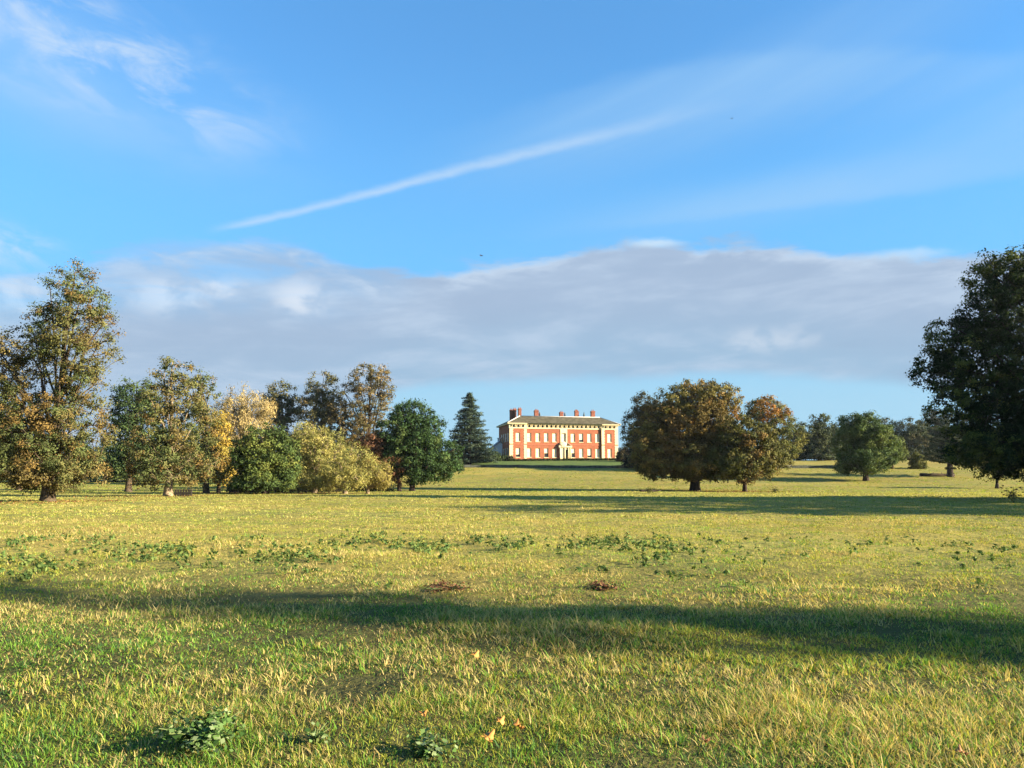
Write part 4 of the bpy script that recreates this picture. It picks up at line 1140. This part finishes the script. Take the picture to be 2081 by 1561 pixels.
# ------------------------------------------------------------------ fences, logs, weeds, leaves, birds
M['old_wood'] = mat('weathered dark timber', (0.05, 0.04, 0.032), 0.9, 0.1, 0.3, 4, 0.3)
M['pale_wood'] = mat('bleached timber', (0.32, 0.26, 0.18), 0.9, 0.1, 0.3, 4, 0.3)
def fence(label, px0, px1, Y, h, posts, rails):
    x0, x1 = px_at(px0, Y), px_at(px1, Y)
    z = gz((x0 + x1) / 2, Y)
    root = empty('wooden_fence', ((x0 + x1) / 2, Y, z)); tag(root, label, 'fence', 'fences under the left hand trees')
    w = (x1 - x0) / 2
    for i in range(posts):
        m_ = MB(); xx = -w + 2 * w * i / (posts - 1); m_.box(xx - .07, xx + .07, -.07, .07, -.3, h + 0.03 * sin(i * 3)); m_.build('post', M['old_wood'], root)
    for i in range(rails):
        zz = h * (0.3 + 0.6 * i / max(1, rails - 1)); m_ = MB(); m_.box(-w - .1, w + .1, -.115, -.073, zz - .06, zz + .06); m_.build('rail', M['old_wood'], root)
fence('short dark timber cattle fence beside the pale trunked lime', 358, 390, 82, 0.75, 7, 3)
fence('dark timber fence below the left of the rounded dark evergreen', 468, 520, 97, 0.9, 6, 3)
fence('long dark timber fence in the shade under the pale willows', 560, 700, 110, 0.9, 10, 3)

def log(label, px, py, length, r, rz, m_='bark_pale'):
    p_ = ground_hit(px, py)
    mb = MB(); n = 9
    pts = [(-length / 2 + length * i / (n - 1), 0.08 * sin(i * 1.3), r * 0.8 + 0.05 * sin(i * 2.1)) for i in range(n)]
    mb.tube(pts, [r * (1 - 0.35 * i / n) * (1 + 0.08 * sin(i * 2.7)) for i in range(n)], 9)
    for i in (3, 5):
        mb.tube([pts[i], (pts[i][0] + .25, .25, r * 2.2)], [r * .3, r * .14], 6)
    o = mb.build('fallen_log', M[m_]); o.location = p_; o.rotation_euler = (0, 0, rz)
    tag(o, label, 'log', 'fallen timber in the park')
log('long dark fallen trunk lying under the layered cedar', 1905, 968, 8.0, 0.38, 0.05, 'bark')
log('pale bleached log lying by the sunken wall right of the smaller chestnut', 1606, 950, 2.2, 0.28, 0.15, 'pale_wood')
log('dark fallen branch on the grass left of the largest chestnut trunk', 1322, 999.5, 3.2, 0.14, 0.1, 'bark_dark')

def weed(name, label, x, y, h, rad, n, cols, cat='plant', group=None, leaf=0.09, stems=7):
    z = gz(x, y)
    root = empty(name, (x, y, z)); tag(root, label, cat, group)
    mb = MB(); P_ = []; OUT = []
    for i in range(stems):
        a = rng.random() * 2 * pi; r = rad * (0.3 + 0.7 * rng.random()); hh = h * (0.5 + 0.5 * rng.random())
        tip = Vector((cos(a) * r, sin(a) * r, hh)); mid = Vector((cos(a) * r * .35, sin(a) * r * .35, hh * .65))
        mb.tube([(0, 0, -0.02), mid, tip], [0.006, 0.005, 0.003], 5, False)
        for k in range(max(2, n // stems)):
            t = 0.25 + 0.75 * rng.random(); q = (mid.lerp(tip, (t - .5) * 2) if t > .5 else Vector((0, 0, 0)).lerp(mid, t * 2))
            P_.append(tuple(q + Vector(rng.normal(0, leaf * 0.9, 3)))); OUT.append((cos(a), sin(a), 0.6))
    P_ = np.array(P_); P_[:, 2] = np.maximum(P_[:, 2], 0.02)
    pal = np.array(cols); cc = pal[rng.integers(0, len(pal), len(P_))]
    v, f, c = leaf_cards(P_, np.full(len(P_), leaf * .35), 1, leaf, cc, 0.7, np.array(OUT), 0.9, 0.2, 0.85)
    np_mesh('foliage', v, f, M['leaf'], root, c)
    mb.build('stem', M['blade_stem'], root)
M['blade_stem'] = mat('green stem', (0.10, 0.13, 0.04), 0.7, 0.2)
WG = [(0.045, 0.095, 0.022), (0.07, 0.13, 0.03), (0.12, 0.19, 0.06), (0.19, 0.24, 0.11)]
for (px, py, h, rad, n, lab) in [(410, 1520, 0.17, 0.34, 1000, 'leafy dark green weed clump, largest in the near grass at lower left'),
                                 (870, 1540, 0.10, 0.17, 200, 'small silvery green thistle in the near grass left of the fallen leaves'),
                                 (640, 1515, 0.10, 0.10, 40, 'tiny dark leafed weed between the large clump and the silvery thistle')]:
    q = ground_hit(px, py)
    weed('weed', lab, q.x, q.y, h, rad, n, WG, 'weed', 'weeds in the near grass', leaf=0.034, stems=12 + n // 40)
for (px, py, h, lab) in [(2060, 1022, 1.25, 'tall ragged dead weeds at the right edge below the huge oak'), (1320, 1003, 0.9, 'ragged weeds on the grass left of the chestnut trunk'), (1575, 1003, 0.8, 'green nettles on the grass right of the smaller chestnut')]:
    q = ground_hit(px, py)
    weed('tall_weed', lab, q.x, q.y, h, h * 0.9, 160, [(0.05, 0.06, 0.025), (0.08, 0.07, 0.03)], 'weed', 'tall weeds in the park', leaf=0.16, stems=22)

for (px, py, w_, lab) in [(905, 1200, 0.30, 'low red brown dead tussock on the far edge of the near shadow'), (1225, 1200, 0.22, 'smaller brown tussock right of the red brown one on the shadow edge')]:
    q = ground_hit(px, py)
    weed('tussock', lab, q.x, q.y, 0.075, w_ * 1.5, 500, [(0.17, 0.075, 0.045), (0.12, 0.06, 0.035), (0.20, 0.12, 0.05)], 'tussock', 'dead tussocks in the field', leaf=0.04, stems=44)

# docks and nettles through the middle of the field: ground cover
n = 1100
pxs = rng.random(n) * 2300 - 100
pys = 1095 + np.abs(rng.normal(0, 1, n)) * 26 + (rng.random(n) < 0.3) * rng.random(n) * 60
dist = CAM_H * F / (pys - HOR)
x = (pxs - 1040.5) / F * dist; y = dist
pat = fbm(x * 0.55, y * 0.5, 91, 3)
keep = (pat > 0.56) & (rng.random(n) < np.where(pxs < 1400, 1.0, 0.35))
x = x[keep]; y = y[keep]
extra = []
for (px, py, w_, k) in [(340, 1128, 50, 60), (40, 1135, 40, 30), (110, 1150, 25, 22), (1290, 1105, 45, 50), (720, 1100, 45, 36), (860, 1112, 35, 36), (1190, 1108, 40, 36), (590, 1135, 50, 40), (1045, 1110, 30, 20), (60, 1020, 60, 90), (1690, 1001, 40, 30)]:
    D_ = CAM_H * F / (py + rng.normal(0, 10, k) - HOR)
    extra.append(np.stack([(px + rng.normal(0, w_ * 1.1, k) - 1040.5) / F * D_, D_], -1))
ex = np.concatenate(extra); x = np.concatenate([x, ex[:, 0]]); y = np.concatenate([y, ex[:, 1]])
z = ground_z(x, y)
hh = 0.05 + 0.13 * rng.random(len(x)) ** 1.5
cp = np.stack([x, y, z + hh * 0.5 + 0.03], -1)
pal = np.array([(0.065, 0.110, 0.03), (0.09, 0.145, 0.04), (0.13, 0.17, 0.045)]); cc = pal[rng.integers(0, 3, len(x))]
v, f, c = leaf_cards(cp, hh * 0.9, 12, 0.085, cc, 0.8, None, 0.6, 0.0, 0.5)
tag(np_mesh('ground_weeds', v, f, M['leaf'], None, c), 'scattered docks and nettles across the middle of the field', 'weeds', kind='stuff')

# fallen leaves
M['dead_leaf'] = mat('dead leaf', (0.42, 0.19, 0.045), 0.7, 0.25, 0.3, 25)
M['dead_leaf_dark'] = mat('dark dead leaf', (0.28, 0.12, 0.05), 0.7, 0.25, 0.3, 25)
def fallen_leaf(px, py, size, rz, tilt, lab, m_='dead_leaf'):
    q = ground_hit(px, py)
    n = 30; pts = []
    for i in range(n):
        a = 2 * pi * i / n
        r = 0.72 + 0.28 * abs(cos(2.5 * a)) ** 1.3
        if abs(a - pi) < 0.3: r *= 0.6
        xx, yy = cos(a) * r, sin(a) * r
        pts.append((xx * size / 2, yy * size / 2, size * 0.45 * (xx * xx - 0.25 * yy * yy) + size * .05 * sin(a * 5)))
    mb = MB(); k = len(pts)
    vs = [(0, 0, 0)] + pts + [(0, 0, -0.002)] + [(a, b, c - 0.002) for a, b, c in pts]
    fs = [(0, 1 + i, 1 + (i + 1) % k) for i in range(k)] + [(k + 1, k + 2 + (i + 1) % k, k + 2 + i) for i in range(k)] + [(1 + i, k + 2 + i, k + 2 + (i + 1) % k, 1 + (i + 1) % k) for i in range(k)]
    mb.add(vs, fs, True)
    mb.tube([(-size * .3, 0, 0.01), (-size * .55, 0, 0.02), (-size * .8, .01, 0.012)], [0.0022, 0.002, 0.0015], 5)
    o = mb.build('fallen_leaf', M[m_]); o.location = q + Vector((0, 0, 0.05)); o.rotation_euler = (tilt * 0.6, -0.15, rz)
    tag(o, lab, 'leaf', 'fallen leaves on the near grass')
fallen_leaf(992, 1515, 0.086, 0.4, 0.7, 'orange fallen leaf nearest the bottom, left of the centre')
fallen_leaf(1053, 1494, 0.079, 2.0, 0.9, 'curled orange fallen leaf just right of the nearest one')
fallen_leaf(1016, 1486, 0.065, 1.0, 1.0, 'small upright orange fallen leaf above the nearest pair')
fallen_leaf(861, 1470, 0.054, 0.1, 0.8, 'pinkish fallen leaf above the silvery thistle')
fallen_leaf(1434, 1524, 0.065, 2.6, 0.8, 'dark russet fallen leaf in the green grass right of the orange leaves', 'dead_leaf_dark')
fallen_leaf(1955, 1548, 0.072, 1.6, 0.6, 'brown fallen leaf among the straw grass at the lower right', 'dead_leaf_dark')
fallen_leaf(965, 1345, 0.079, 0.7, 0.8, 'lone orange fallen leaf farther out on the grass near the shadow')

# leaf litter under the larger trees
n = 5200
cxy = [(at(100, HOR, 60).x, 60, 6.5), (at(343, HOR, 83).x, 83, 6.5), (at(1412, HOR, 127).x, 127, 13), (at(1513, HOR, 121).x, 121, 8), (at(445, HOR, 104).x, 104, 5), (at(640, HOR, 106).x, 104, 7)]
wh = rng.integers(0, len(cxy), n); ca = np.array(cxy)[wh]
lx = ca[:, 0] + rng.normal(0, 0.6, n) * ca[:, 2]; ly = ca[:, 1] + rng.normal(0, 0.6, n) * ca[:, 2]
cp = np.stack([lx, ly, ground_z(lx, ly) + 0.04], -1)
pal = np.array([(0.22, 0.11, 0.04), (0.16, 0.08, 0.035), (0.26, 0.17, 0.06)]); cc = pal[rng.integers(0, 3, n)]
v, f, c = leaf_cards(cp, np.full(n, 0.05), 2, 0.14, cc, 0.3, None, 1.0)
tag(np_mesh('leaf_litter', v, f, M['leaf'], None, c), 'fallen brown leaves scattered under the limes and chestnuts', 'leaves', kind='stuff')

# birds
M['feather'] = mat('dark feathers', (0.03, 0.03, 0.035), 0.8, 0.2, 0.2, 8)
def bird(px, py, Y, span, rz, lab):
    mb = MB()
    body = [(-0.5, 0.0), (-0.4, 0.05), (-0.15, 0.10), (0.1, 0.12), (0.3, 0.09), (0.42, 0.07), (0.5, 0.02)]
    mb.tube([(a * span * 0.45, 0, 0) for a, r in body], [max(0.004, r * span * 0.45) for a, r in body], 8)
    for s in (-1, 1):
        pts = [(0.10, 0.02, 0), (0.14, 0.25, 0.10), (0.05, 0.5, 0.16), (-0.04, 0.5, 0.155), (-0.07, 0.25, 0.09), (-0.10, 0.02, 0)]
        a = [(x_ * span, s * y_ * span, z_ * span) for x_, y_, z_ in pts]; b = [(x_, y_, z_ - 0.012 * span) for x_, y_, z_ in a]
        mb.add(a + b, [(0, 1, 4, 5), (1, 2, 3, 4), (11, 10, 7, 6), (10, 9, 8, 7)] + [(i, i + 6, (i + 1) % 6 + 6, (i + 1) % 6) for i in range(6)])
    mb.add([(-0.2 * span, -.03 * span, 0), (-0.2 * span, .03 * span, 0), (-0.36 * span, .07 * span, 0.01), (-0.36 * span, -.07 * span, 0.01), (-0.2 * span, -.03 * span, -.01), (-0.2 * span, .03 * span, -.01), (-0.36 * span, .07 * span, 0.0), (-0.36 * span, -.07 * span, 0.0)], [(0, 1, 2, 3), (7, 6, 5, 4), (0, 4, 5, 1), (1, 5, 6, 2), (2, 6, 7, 3), (3, 7, 4, 0)])
    o = mb.build('bird', M['feather']); o.location = at(px, py, Y); o.rotation_euler = (0.35, -0.1, rz)
    tag(o, lab, 'bird', 'birds in the sky')
bird(978, 520, 95, 0.85, 0.5, 'dark bird flying just above the grey cloud bank')
bird(1487, 241, 120, 0.7, 0.2, 'small dark bird flying high in the blue above the streak of cloud')

# ------------------------------------------------------------------ air
hz = MB(); hz.box(-520, 520, -60, 620, -3.0, 42.0)
hm = bpy.data.materials.new('air'); hm.use_nodes = True
hm.node_tree.nodes.clear()
pv = hm.node_tree.nodes.new('ShaderNodeVolumePrincipled')
pv.inputs['Color'].default_value = (0.80, 0.88, 1.0, 1); pv.inputs['Density'].default_value = 0.00005; pv.inputs['Anisotropy'].default_value = 0.2
ho = hm.node_tree.nodes.new('ShaderNodeOutputMaterial'); hm.node_tree.links.new(pv.outputs[0], ho.inputs['Volume'])
tag(hz.build('haze', hm), 'thin blue autumn air over the whole park', 'haze', kind='stuff')
